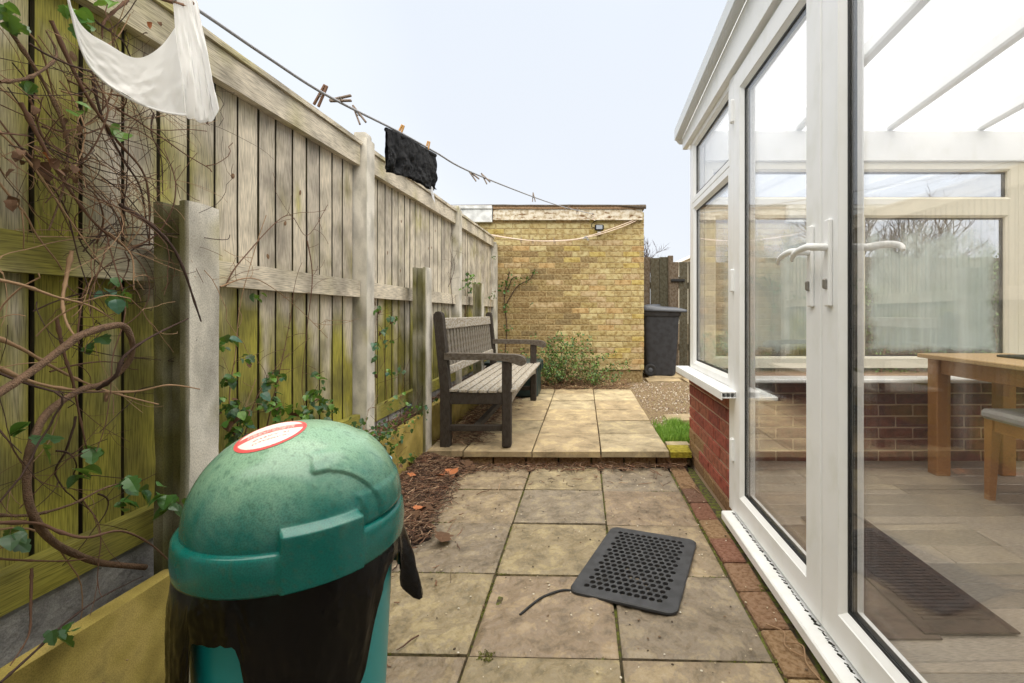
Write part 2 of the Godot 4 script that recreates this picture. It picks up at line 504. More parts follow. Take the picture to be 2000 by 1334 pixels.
func slab_rows(parent: Node3D, xs: Array, zs: Array, y: float, skew: float, kind: String, kinds: int, thick: float, n: int) -> void:
	for i in zs.size() - 1:
		for j in xs.size() - 1:
			var g := 0.005
			var c := []
			var lift := rng.randf_range(-0.003, 0.003)
			var tx := rng.randf_range(-0.0035, 0.0035)
			var tz := rng.randf_range(-0.0035, 0.0035)
			for q in [[0, 0], [1, 0], [1, 1], [0, 1]]:
				var x: float = xs[j + q[0]] + (g if q[0] == 0 else -g) + rng.randf_range(-0.0015, 0.0015)
				var z: float = zs[i + q[1]] + (g if q[1] == 0 else -g) + skew * (x + 0.34) + rng.randf_range(-0.0015, 0.0015)
				c.append(W(x, y + lift + tx * (q[0] - 0.5) + tz * (q[1] - 0.5), z))
			part(parent, "slab", riven(c, thick, n, 10.0 * i + 3.7 * j + y * 50.0), M["%s%d" % [kind, rng.randi() % kinds]])

func patio() -> void:
	var p := thing("patio", "", "", Vector3.ZERO, "", "structure")
	var mb := MB.new()
	mb.slab(W(-1.045, -0.05, -0.6), W(0.72, -0.0165, 3.09))
	part(p, "bedding", mb.done(), M.joint)
	slab_rows(p, [-1.035, -0.785, -0.34, 0.108, 0.55], [-0.36, 0.076, 0.511, 0.946, 1.381, 1.8165, 2.252, 2.68, 3.09], 0.0, -0.03, "slab", 6, 0.03, 56)
	# brick edging along the door sill
	var z := -0.3
	while z < 3.1:
		var len := 0.2
		var b := MB.new()
		b.box(Transform3D(), Vector3(0.1, 0.04, len - 0.008), 0.005, 0.0025, rng)
		var zz := z + len / 2
		var o := part(p, "edging_brick", b.done(), M["edge_brick%d" % (rng.randi() % 6)], at(W(0.61, -0.021 + rng.randf_range(-0.003, 0.002), zz), rng.randf_range(-0.02, 0.02)))
		z += len
	# raised level: riser of bricks, paving on top with a projecting nose
	var r := thing("raised_patio", "", "", Vector3.ZERO, "", "structure")
	mb = MB.new()
	mb.slab(W(-1.04, -0.03, 3.13), W(0.66, 0.055, 5.5))
	part(r, "bed", mb.done(), M.joint)
	var x := -1.02
	while x < 0.66:
		bx(r, "riser_brick", W(x, -0.02, 3.09), W(minf(x + 0.205, 0.68), 0.06, 3.14), M["damp_brick%d" % (rng.randi() % 2)], 0.006)
		x += 0.215
	slab_rows(r, [-1.03, -0.785, -0.335, 0.112, 0.555], [3.05, 3.51, 3.95, 4.4, 4.84, 5.23, 5.56], 0.108, -0.012, "pale_slab", 4, 0.04, 20)
	# the small mossy kerb stone and the loose slabs beside it
	mat("mossy", [206, 204, 96], 0.95, "lichen", Vector3(3, 3, 3), "fine", Vector3(6, 6, 6), "bump", 0.3)
	part(r, "kerb_stone", riven([W(0.565, 0.105, 3.05), W(0.7, 0.105, 3.05), W(0.71, 0.105, 3.22), W(0.565, 0.105, 3.22)], 0.04, 12, 3.0), M.mossy)
	part(r, "kerb_stone", riven([W(0.575, 0.1, 3.24), W(0.73, 0.1, 3.24), W(0.73, 0.1, 3.33), W(0.575, 0.1, 3.33)], 0.05, 10, 4.0), M.pale_slab3)
	part(r, "loose_slab", riven([W(0.72, 0.094, 4.0), W(1.3, 0.094, 4.05), W(1.3, 0.094, 4.3), W(0.72, 0.094, 4.25)], 0.04, 14, 6.0), M.pale_slab1)
	for s in [[0.86, 6.3, 1.32, 6.62], [0.93, 6.68, 1.4, 7.3], [1.37, 6.2, 1.8, 6.6]]:
		part(r, "loose_slab", riven([W(s[0], 0.1, s[1]), W(s[2], 0.1, s[1]), W(s[2], 0.1, s[3]), W(s[0], 0.1, s[3])], 0.04, 14, s[0]), M["pale_slab%d" % (rng.randi() % 3)])

# weathered concrete or timber piece with its own colours: lo and hi corners, colour by a function of the point
func patchy(lo: Vector3, hi: Vector3, f: Callable, n := 14, wob := 0.0) -> ArrayMesh:
	var mb := MB.new()
	var s := hi - lo
	var big: float = maxf(absf(s.x), maxf(absf(s.y), absf(s.z)))
	for ax in 3:
		for side in [0.0, 1.0]:
			var a := (ax + 1) % 3
			var b := (ax + 2) % 3
			var na: int = clampi(int(ceil(absf(s[a]) / big * n)), 2, n)
			var nb: int = clampi(int(ceil(absf(s[b]) / big * n)), 2, n)
			var rows := []
			var cols := []
			for i in na + 1:
				var row := PackedVector3Array()
				var cr := []
				for j in nb + 1:
					var p := lo
					p[ax] = lo[ax] + s[ax] * side
					p[a] = lo[a] + s[a] * i / na
					p[b] = lo[b] + s[b] * j / nb
					cr.append(f.call(p))
					# round the long edges slightly and roughen
					var e := 0
					if i == 0 or i == na: e += 1
					if j == 0 or j == nb: e += 1
					if e > 0: p = p.lerp((lo + hi) / 2.0, 0.0) + ((lo + hi) / 2.0 - p).limit_length(0.0025 * e)
					if wob > 0.0: p += Vector3(noise(p, 9.0), noise(p + Vector3(3, 1, 0), 9.0), noise(p + Vector3(0, 5, 2), 9.0)) * wob
					row.append(p); cr.append(0); cr.pop_back()
				rows.append(row)
				cols.append(cr)
			if side > 0.5: rows.reverse(); cols.reverse()
			mb.grid(rows, false, cols)
	return mb.done()

func concrete_col(p: Vector3) -> Color:
	var a := noise(p, 2.3) + 0.5 * noise(p, 9.0)
	var c := lin(246, 241, 230).lerp(lin(222, 216, 202), clampf(0.5 + a, 0, 1))
	var algae := smoothstep(0.12, 0.5, noise(p + Vector3(5, 2, 1), 3.5) + 0.4 * noise(p, 14.0) - 0.1)
	return c.lerp(lin(176, 168, 110), algae * 0.6)

func stub_col(p: Vector3) -> Color:
	# green-brown algae on the damp side that faces along the yard, clean pale concrete on the side towards it
	var c := concrete_col(p)
	if p.x < -1.026:
		var s := 0.75 + 0.35 * noise(p, 5.0) + 0.2 * noise(p, 18.0)
		c = c.lerp(lin(112, 108, 56), clampf(s + 0.1, 0, 1))
	return c

func retaining_wall() -> void:
	var w := thing("retaining_wall", "low pale concrete panel wall with slotted concrete stub posts below the fence", "wall")
	var zs := [-0.62, 1.218, 3.06, 4.73, 6.2]
	for i in 4:
		var z0: float = zs[i] + 0.1
		var z1: float = zs[i + 1] + 0.005
		var h := 0.34 if i < 2 else 0.36
		part(w, "panel", patchy(W(-1.085, -0.05, z0), W(-1.045, h, z1), func(_p): return Color(1, 1, 1), 10, 0.004), M.wall_panel)
	for i in [1, 2, 3]:
		var z: float = zs[i]
		# H-shaped post: two flanges and a web, so that both sides carry a slot
		var mb := MB.new()
		var top: float = [0, 1.295, 1.305, 1.305][i]
		var post := part(w, "post", patchy(W(-1.045, -0.05, z), W(-1.02, top, z + 0.1), stub_col, 24, 0.0025), M.post_concrete)
		part(post, "flange", patchy(W(-1.112, -0.05, z), W(-1.088, top - 0.003, z + 0.1), stub_col, 24, 0.0025), M.post_concrete)
		part(post, "web", patchy(W(-1.09, -0.05, z + 0.028), W(-1.043, top - 0.006, z + 0.072), stub_col, 24, 0.002), M.post_concrete)
	var soil := MB.new()
	var rows := []
	for i in 120:
		var row := PackedVector3Array()
		for j in 8:
			var z := -0.5 + 6.7 * i / 119.0
			var x := -1.5 + 0.42 * j / 7.0
			row.append(W(x, lerpf(0.17, 0.3, smoothstep(1.1, 1.9, z)) + 0.03 * noise(Vector3(x, 0, z), 6.0), z))
		rows.append(row)
	soil.grid(rows)
	tag(part(self, "flower_bed", soil.done(), M.soil), "", "", "", "structure")

func rail_top(z: float) -> float:
	return 1.81 + 0.026 * z

# grey weathered timber with yellow-green algae in patches, thicker low down and beneath rails where the photo shows it
func wood_col(p: Vector3, tone: float, green: float) -> Color:
	var z := -p.z
	var s := Vector3(p.x * 3.0, p.y * 0.35, p.z * 2.0)
	var a := noise(s * 3.0, 1.0)
	var base := lin(240, 229, 207).lerp(lin(210, 200, 184), clampf(tone + 0.25 * a, 0, 1))
	var streak := noise(Vector3(p.z * 26.0, p.y * 0.8, 2), 1.0)
	base = base.lerp(lin(168, 152, 138), clampf(0.12 * streak, 0, 1))
	var low := 1.0 - smoothstep(0.7, 1.3, p.y + 0.16 * noise(p, 2.2))
	var near := 1.0 - smoothstep(1.0, 1.6, z)
	var m := low * (0.75 + green) + near * 0.85 * (0.6 + green) + 0.55 * noise(p + Vector3(1, 7, 3), 3.0) + 0.35 * noise(Vector3(p.z * 16.0, p.y * 2.2, 4), 1.0) + 0.03
	if p.y > 1.62: m += 0.16 * noise(Vector3(p.z * 9.0, p.y * 1.5, 8), 1.0) + 0.08
	var alg := lin(184, 178, 40).lerp(lin(132, 126, 30), clampf(0.5 + noise(p, 5.0), 0, 1))
	return base.lerp(alg, smoothstep(0.1, 0.75, m) * 0.92)

func board_mesh(z0: float, w: float, y0: float, y1: float, x: float, tone: float, green: float) -> ArrayMesh:
	var mb := MB.new()
	var n := 26
	var tilt := rng.randf_range(-0.002, 0.002)
	# cross section: face, step back to a tongue that runs behind the next board
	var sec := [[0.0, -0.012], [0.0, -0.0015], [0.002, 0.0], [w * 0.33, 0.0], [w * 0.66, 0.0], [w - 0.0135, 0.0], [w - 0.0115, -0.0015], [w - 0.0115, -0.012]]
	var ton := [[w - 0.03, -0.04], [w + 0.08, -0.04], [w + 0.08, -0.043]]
	for sc in [sec, ton]:
		for k in sc.size() - 1:
			var rows := []
			var cols := []
			for i in n + 1:
				var y := lerpf(y0, y1, float(i) / n)
				var row := PackedVector3Array()
				var cr := []
				var edge: bool = sc == ton or k < 1 or k == sc.size() - 2    # sawn edges and the cover strip behind take algae green with gap shade painted in
				for q in [sc[k], sc[k + 1]]:
					var p := W(x + q[1] + tilt * (q[0] / w - 0.5) * 2.0 + 0.0015 * noise(Vector3(z0, y, 0), 2.0), y, z0 + q[0])
					row.append(p)
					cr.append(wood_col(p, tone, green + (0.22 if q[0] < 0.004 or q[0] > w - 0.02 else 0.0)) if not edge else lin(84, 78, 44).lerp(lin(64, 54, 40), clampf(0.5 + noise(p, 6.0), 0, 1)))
				rows.append(row)
				cols.append(cr)
			mb.grid(rows, false, cols)
	mb.col = wood_col(W(x, y1, z0), tone, green)
	mb.quad(W(x - 0.012, y1, z0), W(x, y1, z0), W(x, y1, z0 + w), W(x - 0.012, y1, z0 + w))
	return mb.done()

func fence() -> void:
	var f := thing("garden_fence", "tall weathered closeboard timber fence with algae, posts and capping rail", "fence")
	var posts := [0.635, 2.455, 4.285, 6.1]
	var rc := func(p: Vector3) -> Color: return wood_col(p + Vector3(0, 0.45 if p.y > 1.3 else 0.22, 0), 0.2, 0.0)
	for i in 4:
		var z: float = posts[i]
		var top: float = [1.92, 1.95, 1.98, 1.93][i]
		var post := part(f, "post", patchy(W(-1.215, 0.1, z), W(-1.13, top - 0.03, z + 0.09), concrete_col, 26, 0.0015), M.post_concrete)
		part(post, "post_top", patchy(W(-1.205, top - 0.03, z + 0.008), W(-1.14, top, z + 0.082), concrete_col, 4, 0.0015), M.post_concrete)
	for i in 3:
		var z0: float = posts[i] + 0.09
		var z1: float = posts[i + 1]
		var n := 17
		var w := (z1 - z0) / n
		for k in n:
			var z := z0 + k * w
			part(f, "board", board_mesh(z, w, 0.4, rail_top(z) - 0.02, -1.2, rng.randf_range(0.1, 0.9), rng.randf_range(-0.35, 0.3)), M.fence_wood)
		for k in 26:
			var kz := rng.randf_range(z0 + 0.03, z1 - 0.03)
			var fr := fmod(kz - z0, w) / w
			if fr < 0.2 or fr > 0.75: continue
			var ky := rng.randf_range(0.6, 1.7)
			if absf(ky - 1.13) < 0.07: continue
			var kb := MB.new()
			var rows := []
			for ring in 4:
				var row := PackedVector3Array()
				for s in 13:
					var an := TAU * s / 12.0
					var rr := 0.0075 * ring / 3.0 * (1.0 + 0.2 * sin(an * 2.0 + k))
					row.append(Vector3(0.0012 * (1.0 - pow(ring / 3.0, 2.0)), sin(an) * rr * 1.5, cos(an) * rr))
				rows.append(row)
			kb.grid(rows, true)
			part(f, "knot", kb.done(), M.knot, at(W(-1.199, ky, kz)))
		# rails: top, middle, bottom; capping; gravel board
		for r in [[-0.105, 0.0, 1], [1.085, 1.17, 0], [0.395, 0.475, 0]]:
			var y0: float = r[0]
			var y1: float = r[1]
			var a := 0.0
			var b := 0.0
			if r[2] == 1: a = rail_top(z0); b = rail_top(z1)
			var o := part(f, "rail", patchy(Vector3(-0.018, y0, -(z1 - z0 - 0.004) / 2.0), Vector3(0.018, y1, (z1 - z0 - 0.004) / 2.0), func(p: Vector3) -> Color: return rc.call(p + W(-1.18, a, (z0 + z1) / 2)), 22, 0.001), M.rail_wood)
			o.transform = Transform3D(Basis(Vector3.RIGHT, -atan2(b - a, z1 - z0) * -1.0), W(-1.18, (a + b) / 2.0, (z0 + z1) / 2.0))
		var cap := part(f, "capping", patchy(Vector3(-0.045, 0, -(z1 - z0 - 0.004) / 2.0), Vector3(0.03, 0.02, (z1 - z0 - 0.004) / 2.0), func(p: Vector3) -> Color: return rc.call(p + W(-1.18, 1.9, (z0 + z1) / 2)), 22, 0.001), M.rail_wood)
		cap.transform = Transform3D(Basis(Vector3.RIGHT, atan2(rail_top(z1) - rail_top(z0), z1 - z0)), W(-1.18, (rail_top(z0) + rail_top(z1)) / 2.0 + 0.001, (z0 + z1) / 2.0))
		bx(f, "gravel_board", W(-1.215, 0.08, z0), W(-1.175, 0.385, z1), M.gravel_board, 0.006)

func bricks(parent: Node3D, o: Vector3, ux: Vector3, un: Vector3, x0: float, x1: float, y0: float, courses: int, pick: Callable, skip = null, shift := 0, len := 0.215, ch := 0.075) -> void:
	# stretcher bond; brick faces 3 mm in front of the mortar, which is built by the caller
	for c in courses:
		var x := x0 - (0.0 if (c + shift) % 2 == 0 else (len + 0.01) / 2.0)
		while x < x1 - 0.02:
			var a := maxf(x, x0)
			var b := minf(x + len, x1)
			var y := y0 + c * ch
			if b - a > 0.03 and not (skip != null and skip.call((a + b) / 2.0, y)):
				var key := ["brick", snappedf(b - a, 0.005), rng.randi() % 3]
				if not meshes.has(key):
					var mb := MB.new()
					mb.box(Transform3D(), Vector3(b - a, ch - 0.01, 0.03), 0.004, 0.0018, rng)
					meshes[key] = mb.done()
				var q := o + ux * ((a + b) / 2.0) + Vector3.UP * (y + (ch - 0.01) / 2.0) - un * (0.012 + rng.randf_range(-0.0015, 0.0015))
				part(parent, "brick", meshes[key], pick.call((a + b) / 2.0, y), Transform3D(Basis(ux, Vector3.UP, un), q))
			x += len + 0.01

func outbuilding() -> void:
	var g := thing("brick_outbuilding", "yellow brick flat-roofed outbuilding with peeling white fascia at the yard's end", "outbuilding")
	var zf := 6.25
	var xr := 0.8
	var mb := MB.new()
	mb.slab(W(-4.2, 0.245, zf + 0.0015), W(xr - 0.004, 2.31, zf + 0.12), 0.002)
	mb.slab(W(-4.2, 0.0, zf + 0.12), W(-4.1, 2.31, zf + 3.0), 0.002)
	mb.slab(W(xr - 0.11, 0.0, zf + 0.12), W(xr - 0.005, 2.31, zf + 3.0), 0.002)
	mb.slab(W(-4.2, 0.0, zf + 2.9), W(xr - 0.01, 2.31, zf + 3.0), 0.002)
	part(g, "wall", mb.done(), M.mortar)
	bx(g, "plinth", W(-4.2, -0.05, zf + 0.018), W(xr - 0.03, 0.235, zf + 0.13), M.dirty_brick0, 0.004)
	var pick := func(x: float, y: float) -> Material:
		var pxx := VX + x * F / zf
		var pyy := VY - (y - 1.0) * F / zf
		# the damp, dirty part of the wall: left of the run-off stain, below the second string
		var d := smoothstep(0.0, 1.0, (1112.0 - pxx) / 90.0 + 0.5 + 0.8 * noise(Vector3(x * 2.0, y * 2.0, 3), 1.0)) * smoothstep(-0.2, 1.0, (pyy - 490.0) / 110.0 + 0.9 * noise(Vector3(x, y, 9), 2.0))
		if rng.randf() < d: return M["dirty_brick%d" % (rng.randi() % 5)]
		return M["yellow_brick%d" % (rng.randi() % 8)]
	var skip := func(x: float, y: float) -> bool: return x < -1.3 and y < 1.86
	bricks(g, W(0, 0, zf), Vector3.RIGHT, Vector3.BACK, -1.95, xr, 0.252, 28, pick, skip)
	# fascia, drip edge, felt
	var fa := part(g, "fascia", patchy(W(-1.2, 2.235, zf - 0.035), W(xr - 0.02, 2.375, zf), func(_p): return Color(1, 1, 1), 12, 0.003), mat("peel", [240, 238, 234], 0.85, "peel", Vector3(0.45, 1.4, 0.45), "grime", Vector3(1, 1, 1), "peel", 0.1))
	bx(g, "fascia_bead", W(-1.2, 2.228, zf - 0.045), W(xr - 0.02, 2.25, zf - 0.036), M.peel)
	bx(g, "cladding", W(-4.2, 2.2, zf - 0.06), W(-1.205, 2.37, zf), mat("clad", [226, 228, 230], 0.5, "blotch", Vector3(1, 1, 1)), 0.004)
	bx(g, "cladding_trim", W(-4.2, 2.372, zf - 0.075), W(-1.203, 2.415, zf), M.clad, 0.004)
	part(g, "drip_batten", patchy(W(-1.2, 2.377, zf - 0.05), W(xr + 0.0, 2.408, zf), func(_p): return Color(1, 1, 1), 20, 0.004), mat("batten", [178, 150, 122], 0.9, "grain", Vector3(1, 8, 8), "grime", Vector3(2, 2, 2)))
	part(g, "roof_felt", patchy(W(-4.25, 2.41, zf - 0.06), W(xr + 0.02, 2.43, zf + 3.05), func(_p): return Color(1, 1, 1), 30, 0.006), mat("felt", [112, 102, 92], 0.95, "grime", Vector3(2, 2, 2), "fine", Vector3(8, 8, 8)))
	# peeled lip of felt at the corner
	mb = MB.new()
	var rows := []
	for i in 5:
		var row := PackedVector3Array()
		for j in 12:
			row.append(W(0.5 + 0.32 * j / 11.0, 2.425 - 0.055 * i / 4.0 * (0.4 + j / 18.0) + 0.004 * noise(Vector3(j, i, 0), 0.7), zf - 0.062 - 0.012 * sin(i * 0.8) - 0.004 * noise(Vector3(j, i, 4), 0.5)))
		rows.append(row)
	mb.grid(rows)
	part(g, "felt_lip", mb.done(), M.felt)
	# flood light
	var l := thing("flood_light", "small black security flood light fixed high on the brick outbuilding", "flood light", W(0.21, 2.13, zf))
	bx(l, "housing", Vector3(-0.065, -0.04, 0.035), Vector3(0.055, 0.035, 0.085), M.dark, 0.012)
	bx(l, "lens", Vector3(-0.045, -0.028, 0.085), Vector3(0.035, 0.024, 0.089), mat("lens", [150, 156, 164], 0.15), 0.001)
	bx(l, "bracket", Vector3(-0.02, -0.02, 0.0), Vector3(0.02, 0.02, 0.036), M.dark)
	bx(l, "sensor", Vector3(-0.03, -0.085, 0.0), Vector3(0.02, -0.045, 0.05), mat("sensor", [210, 204, 196], 0.5), 0.008)
	var cb := MB.new()
	cb.tube(curve([Vector3(-0.065, 0.0, 0.05), Vector3(-0.1, 0.01, 0.02), Vector3(-0.1, 0.06, 0.006), Vector3(-0.04, 0.1, 0.006)], 12), [0.004], 5)
	part(l, "cable", cb.done(), M.dark)

func back_of_yard() -> void:
	var f := thing("side_fence", "old dark brown board fence and gate behind the wheelie bin", "fence")
	var x := 0.62
	var k := 0
	while x < 7.0:
		var w := rng.randf_range(0.14, 0.16)
		var gate := x > 1.36 and x < 2.3
		var top := (1.83 if gate else 1.9) + rng.randf_range(-0.012, 0.012)
		var b := MB.new()
		b.box(Transform3D(), Vector3(w - 0.006, top - 0.06, 0.02), 0.003, 0.003, rng)
		part(f, "board", b.done(), M["old_board%d" % (rng.randi() % 4)], at(W(x + w / 2, (top + 0.06) / 2, 7.6 - (0.025 if gate else 0.012 * (k % 2)))))
		x += w
		k += 1
	bx(f, "post", W(1.36, 0.0, 7.57), W(1.44, 1.93, 7.65), M.old_board2, 0.006)
	bx(f, "back_rail", W(0.6, 0.4, 7.625), W(7.0, 0.5, 7.66), M.old_board1)
	bx(f, "back_rail", W(0.6, 1.4, 7.625), W(7.0, 1.5, 7.66), M.old_board1)
	bx(f, "latch", W(1.4, 1.51, 7.535), W(1.62, 1.55, 7.565), M.dark, 0.004)
	# wheelie bin
	var b2 := thing("wheelie_bin", "dark grey two-wheeled plastic refuse bin beside the brick outbuilding", "wheelie bin", W(1.12, 0.1, 7.0))
	var mb := MB.new()
	var prof := [[0.0, 0.2, 0.2], [0.03, 0.215, 0.21], [0.86, 0.265, 0.255], [0.862, 0.285, 0.275], [0.93, 0.29, 0.28]]
	var rows := []
	for p in prof:
		var row := PackedVector3Array()
		for s in 41:
			var t := TAU * s / 40.0
			var cx := signf(cos(t)) * pow(absf(cos(t)), 0.25)
			var cz := signf(sin(t)) * pow(absf(sin(t)), 0.25)
			row.append(Vector3(cx * p[1], p[0], cz * p[2]))
		rows.append(row)
	mb.grid(rows, true)
	part(b2, "body", mb.done(), M.wheelie)
	mb = MB.new()
	rows = []
	for p in [[0.925, 0.31, 0.3], [0.935, 0.32, 0.31], [0.965, 0.315, 0.305], [0.985, 0.27, 0.26], [1.0, 0.2, 0.2], [1.005, 0.0, 0.0]]:
		var row := PackedVector3Array()
		for s in 41:
			var t := TAU * s / 40.0
			var cx := signf(cos(t)) * pow(absf(cos(t)), 0.25)
			var cz := signf(sin(t)) * pow(absf(sin(t)), 0.25)
			row.append(Vector3(cx * p[1] + 0.02 + (0.03 if cx > 0.5 and p[0] < 0.97 else 0.0), p[0] + (0.02 if cx < -0.5 and p[0] > 0.95 else 0.0) - 0.012 * cx, cz * p[2]))
		rows.append(row)
	mb.grid(rows, true)
	part(b2, "lid", mb.done(), M.wheelie_lid)
	bx(b2, "lid_handle", Vector3(0.3, 0.925, -0.12), Vector3(0.375, 0.955, 0.12), M.wheelie_lid, 0.01)
	bx(b2, "grip_bar", Vector3(-0.34, 0.92, -0.2), Vector3(-0.305, 0.955, 0.2), M.wheelie, 0.012)
	for s in [-1, 1]:
		mb = MB.new()
		mb.lathe(Vector3.ZERO, [Vector2(0.0, -0.02), Vector2(0.05, -0.022), Vector2(0.055, -0.028), Vector2(0.08, -0.028), Vector2(0.088, -0.018), Vector2(0.088, 0.018), Vector2(0.08, 0.028), Vector2(0.055, 0.028), Vector2(0.05, 0.022), Vector2(0.0, 0.02)], 28)
		var wh := part(b2, "wheel", mb.done(), M.tyre, Transform3D(Basis(Vector3.RIGHT, PI / 2), Vector3(-0.165, 0.088, s * 0.235)))
		mb = MB.new()
		mb.lathe(Vector3.ZERO, [Vector2(0.0, 0.03 * s), Vector2(0.03, 0.03 * s), Vector2(0.034, 0.02 * s)], 16)
		part(wh, "hub", mb.done(), M.wheelie_lid)
	# green storage box behind the bench
	var s := thing("storage_box", "dark green plastic box standing behind the far end of the bench", "box", W(-0.765, 0.108, 5.16))
	mb = MB.new()
	mb.box(Transform3D(Basis(), Vector3(0, 0.17, 0)), Vector3(0.56, 0.34, 0.36), 0.02)
	part(s, "body", mb.done(), M.green_box)
	mb = MB.new()
	mb.box(Transform3D(Basis(), Vector3(0, 0.36, 0)), Vector3(0.6, 0.04, 0.4), 0.014)
	part(s, "lid", mb.done(), M.green_box)
	for q in [-1, 1]: bx(s, "clip", Vector3(0.3, 0.28, q * 0.1 - 0.03), Vector3(0.312, 0.37, q * 0.1 + 0.03), M.green_box)
	# far bungalow
	var h := thing("far_house", "pale house with white bargeboard and low gable beyond the gate", "house", W(9.4, 0.07, 42))
	mb = MB.new()
	mb.slab(Vector3(-2.6, 0, -6), Vector3(2.6, 4.8, 0))
	mb.tri(Vector3(-2.6, 4.8, 0), Vector3(2.6, 4.8, 0), Vector3(0, 5.9, 0))
	part(h, "wall", mb.done(), M.cream)
	mb = MB.new()
	for q in [-1, 1]:
		mb.quad(Vector3(q * 2.9, 4.75, 0.4), Vector3(0, 6.0, 0.4), Vector3(0, 6.0, -6.2), Vector3(q * 2.9, 4.75, -6.2))
	part(h, "roof", mb.done(), M.roof_tile)
	for q in [-1, 1]:
		mb = MB.new()
		mb.box(Transform3D(Basis(Vector3.BACK, -q * atan2(1.25, 2.9)), Vector3(q * 1.45, 5.3, 0.42)), Vector3(3.2, 0.22, 0.06), 0.01)
		part(h, "bargeboard", mb.done(), M.upvc)
	for q in [-1.2, 1.2]:
		var wd := bx(h, "window", Vector3(q - 0.6, 3.2, 0.0), Vector3(q + 0.6, 4.3, 0.06), M.upvc)
		bx(wd, "pane", Vector3(-0.5, -0.45, 0.032), Vector3(0.5, 0.45, 0.04), M.gasket)
	bare_tree("leafless grey tree rising beyond the old side fence", px(1248, 520, 26), 5.0, 31, 0.55)
	bare_tree("leafless tree with fresh buds behind the conservatory", W(5.2, 0.07, 9.5), 3.4, 8, 0.6)
	bare_tree("slender leafless tree beside the hedge behind the conservatory", W(6.9, 0.07, 9.9), 3.6, 5, 0.6)
	# hedge behind the conservatory
	var hd := thing("hedge", "clipped dark green hedge outside the conservatory's end window", "hedge", W(5.2, 0.07, 7.4))
	mb = MB.new()
	for i in 7000:
		var p := Vector3(rng.randf_range(-1.8, 3.2), 0, rng.randf_range(-0.5, 0.5))
		var ht := 1.35 + 0.25 * noise(p, 1.2) + (0.35 if p.x > 0.7 else 0.0)
		p.y = ht * (1.0 - pow(rng.randf(), 1.6))
		leaf_to(mb, p, 0.05, lin(52, 86, 40).lerp(lin(110, 138, 70), rng.randf()))
	tag(part(hd, "foliage", mb.done(), M.foliage), "", "", "", "stuff")
	for i in 9:
		mb = MB.new()
		var sx := -1.7 + i * 0.58
		mb.tube([Vector3(sx, -0.02, 0), Vector3(sx + 0.05, 0.5, 0.05), Vector3(sx - 0.03, 1.1, 0)], [0.03, 0.02, 0.006], 6)
		part(hd, "stem", mb.done(), M.bark)

func bare_tree(label: String, base: Vector3, height: float, sd: int, spread: float) -> void:
	var r := RandomNumberGenerator.new()
	r.seed = sd
	base.y = minf(base.y, 0.07)
	var t := thing("bare_tree", label, "tree", base)
	var trunk := MB.new()
	var tw := MB.new()
	trunk.tube([Vector3(0, -0.05, 0), Vector3(0.03, height * 0.25, 0.02), Vector3(-0.02, height * 0.5, 0)], [height * 0.022, height * 0.017, height * 0.011], 8)
	var stack := []
	for i in 9:
		var h := height * (0.3 + 0.022 * i)
		var a := i * 2.4
		stack.append([Vector3(0, h, 0), Vector3(cos(a) * spread, 0.75, sin(a) * spread).normalized(), height * 0.3, height * 0.008, 0])
	while not stack.is_empty():
		var s: Array = stack.pop_back()
		var pts := [s[0]]
		var d: Vector3 = s[1]
		for k in 4:
			d = (d + Vector3(r.randf_range(-0.25, 0.25), r.randf_range(-0.05, 0.2), r.randf_range(-0.25, 0.25))).normalized()
			pts.append(pts[-1] + d * s[2] / 4.0)
		tw.tube(pts, [s[3], s[3] * 0.85, s[3] * 0.7, s[3] * 0.55, s[3] * 0.4], 4)
		if s[4] < 3:
			for q in 5:
				var k := 1 + r.randi() % 4
				stack.append([pts[k], (d + Vector3(r.randf_range(-0.9, 0.9), r.randf_range(-0.3, 0.7), r.randf_range(-0.9, 0.9))).normalized(), s[2] * r.randf_range(0.45, 0.65), maxf(s[3] * 0.55, height * 0.0009), s[4] + 1])
	part(t, "trunk", trunk.done(), M.twig_dark)
	part(t, "crown", tw.done(), M.twig_dark)

# one small folded leaf added to a mesh
func leaf_to(mb: MB, p: Vector3, s: float, c: Color) -> void:
	mb.col = c
	var b := Basis.from_euler(Vector3(rng.randf_range(-1.2, 1.2), rng.randf() * TAU, rng.randf_range(-1.2, 1.2))).scaled(Vector3.ONE * s * rng.randf_range(0.7, 1.3))
	var a := p - b.z * 0.5
	var e := p + b.z * 0.5
	mb.tri(a, p + b.x * 0.3 + b.y * 0.1, e)
	mb.tri(a, e, p - b.x * 0.3 + b.y * 0.1)

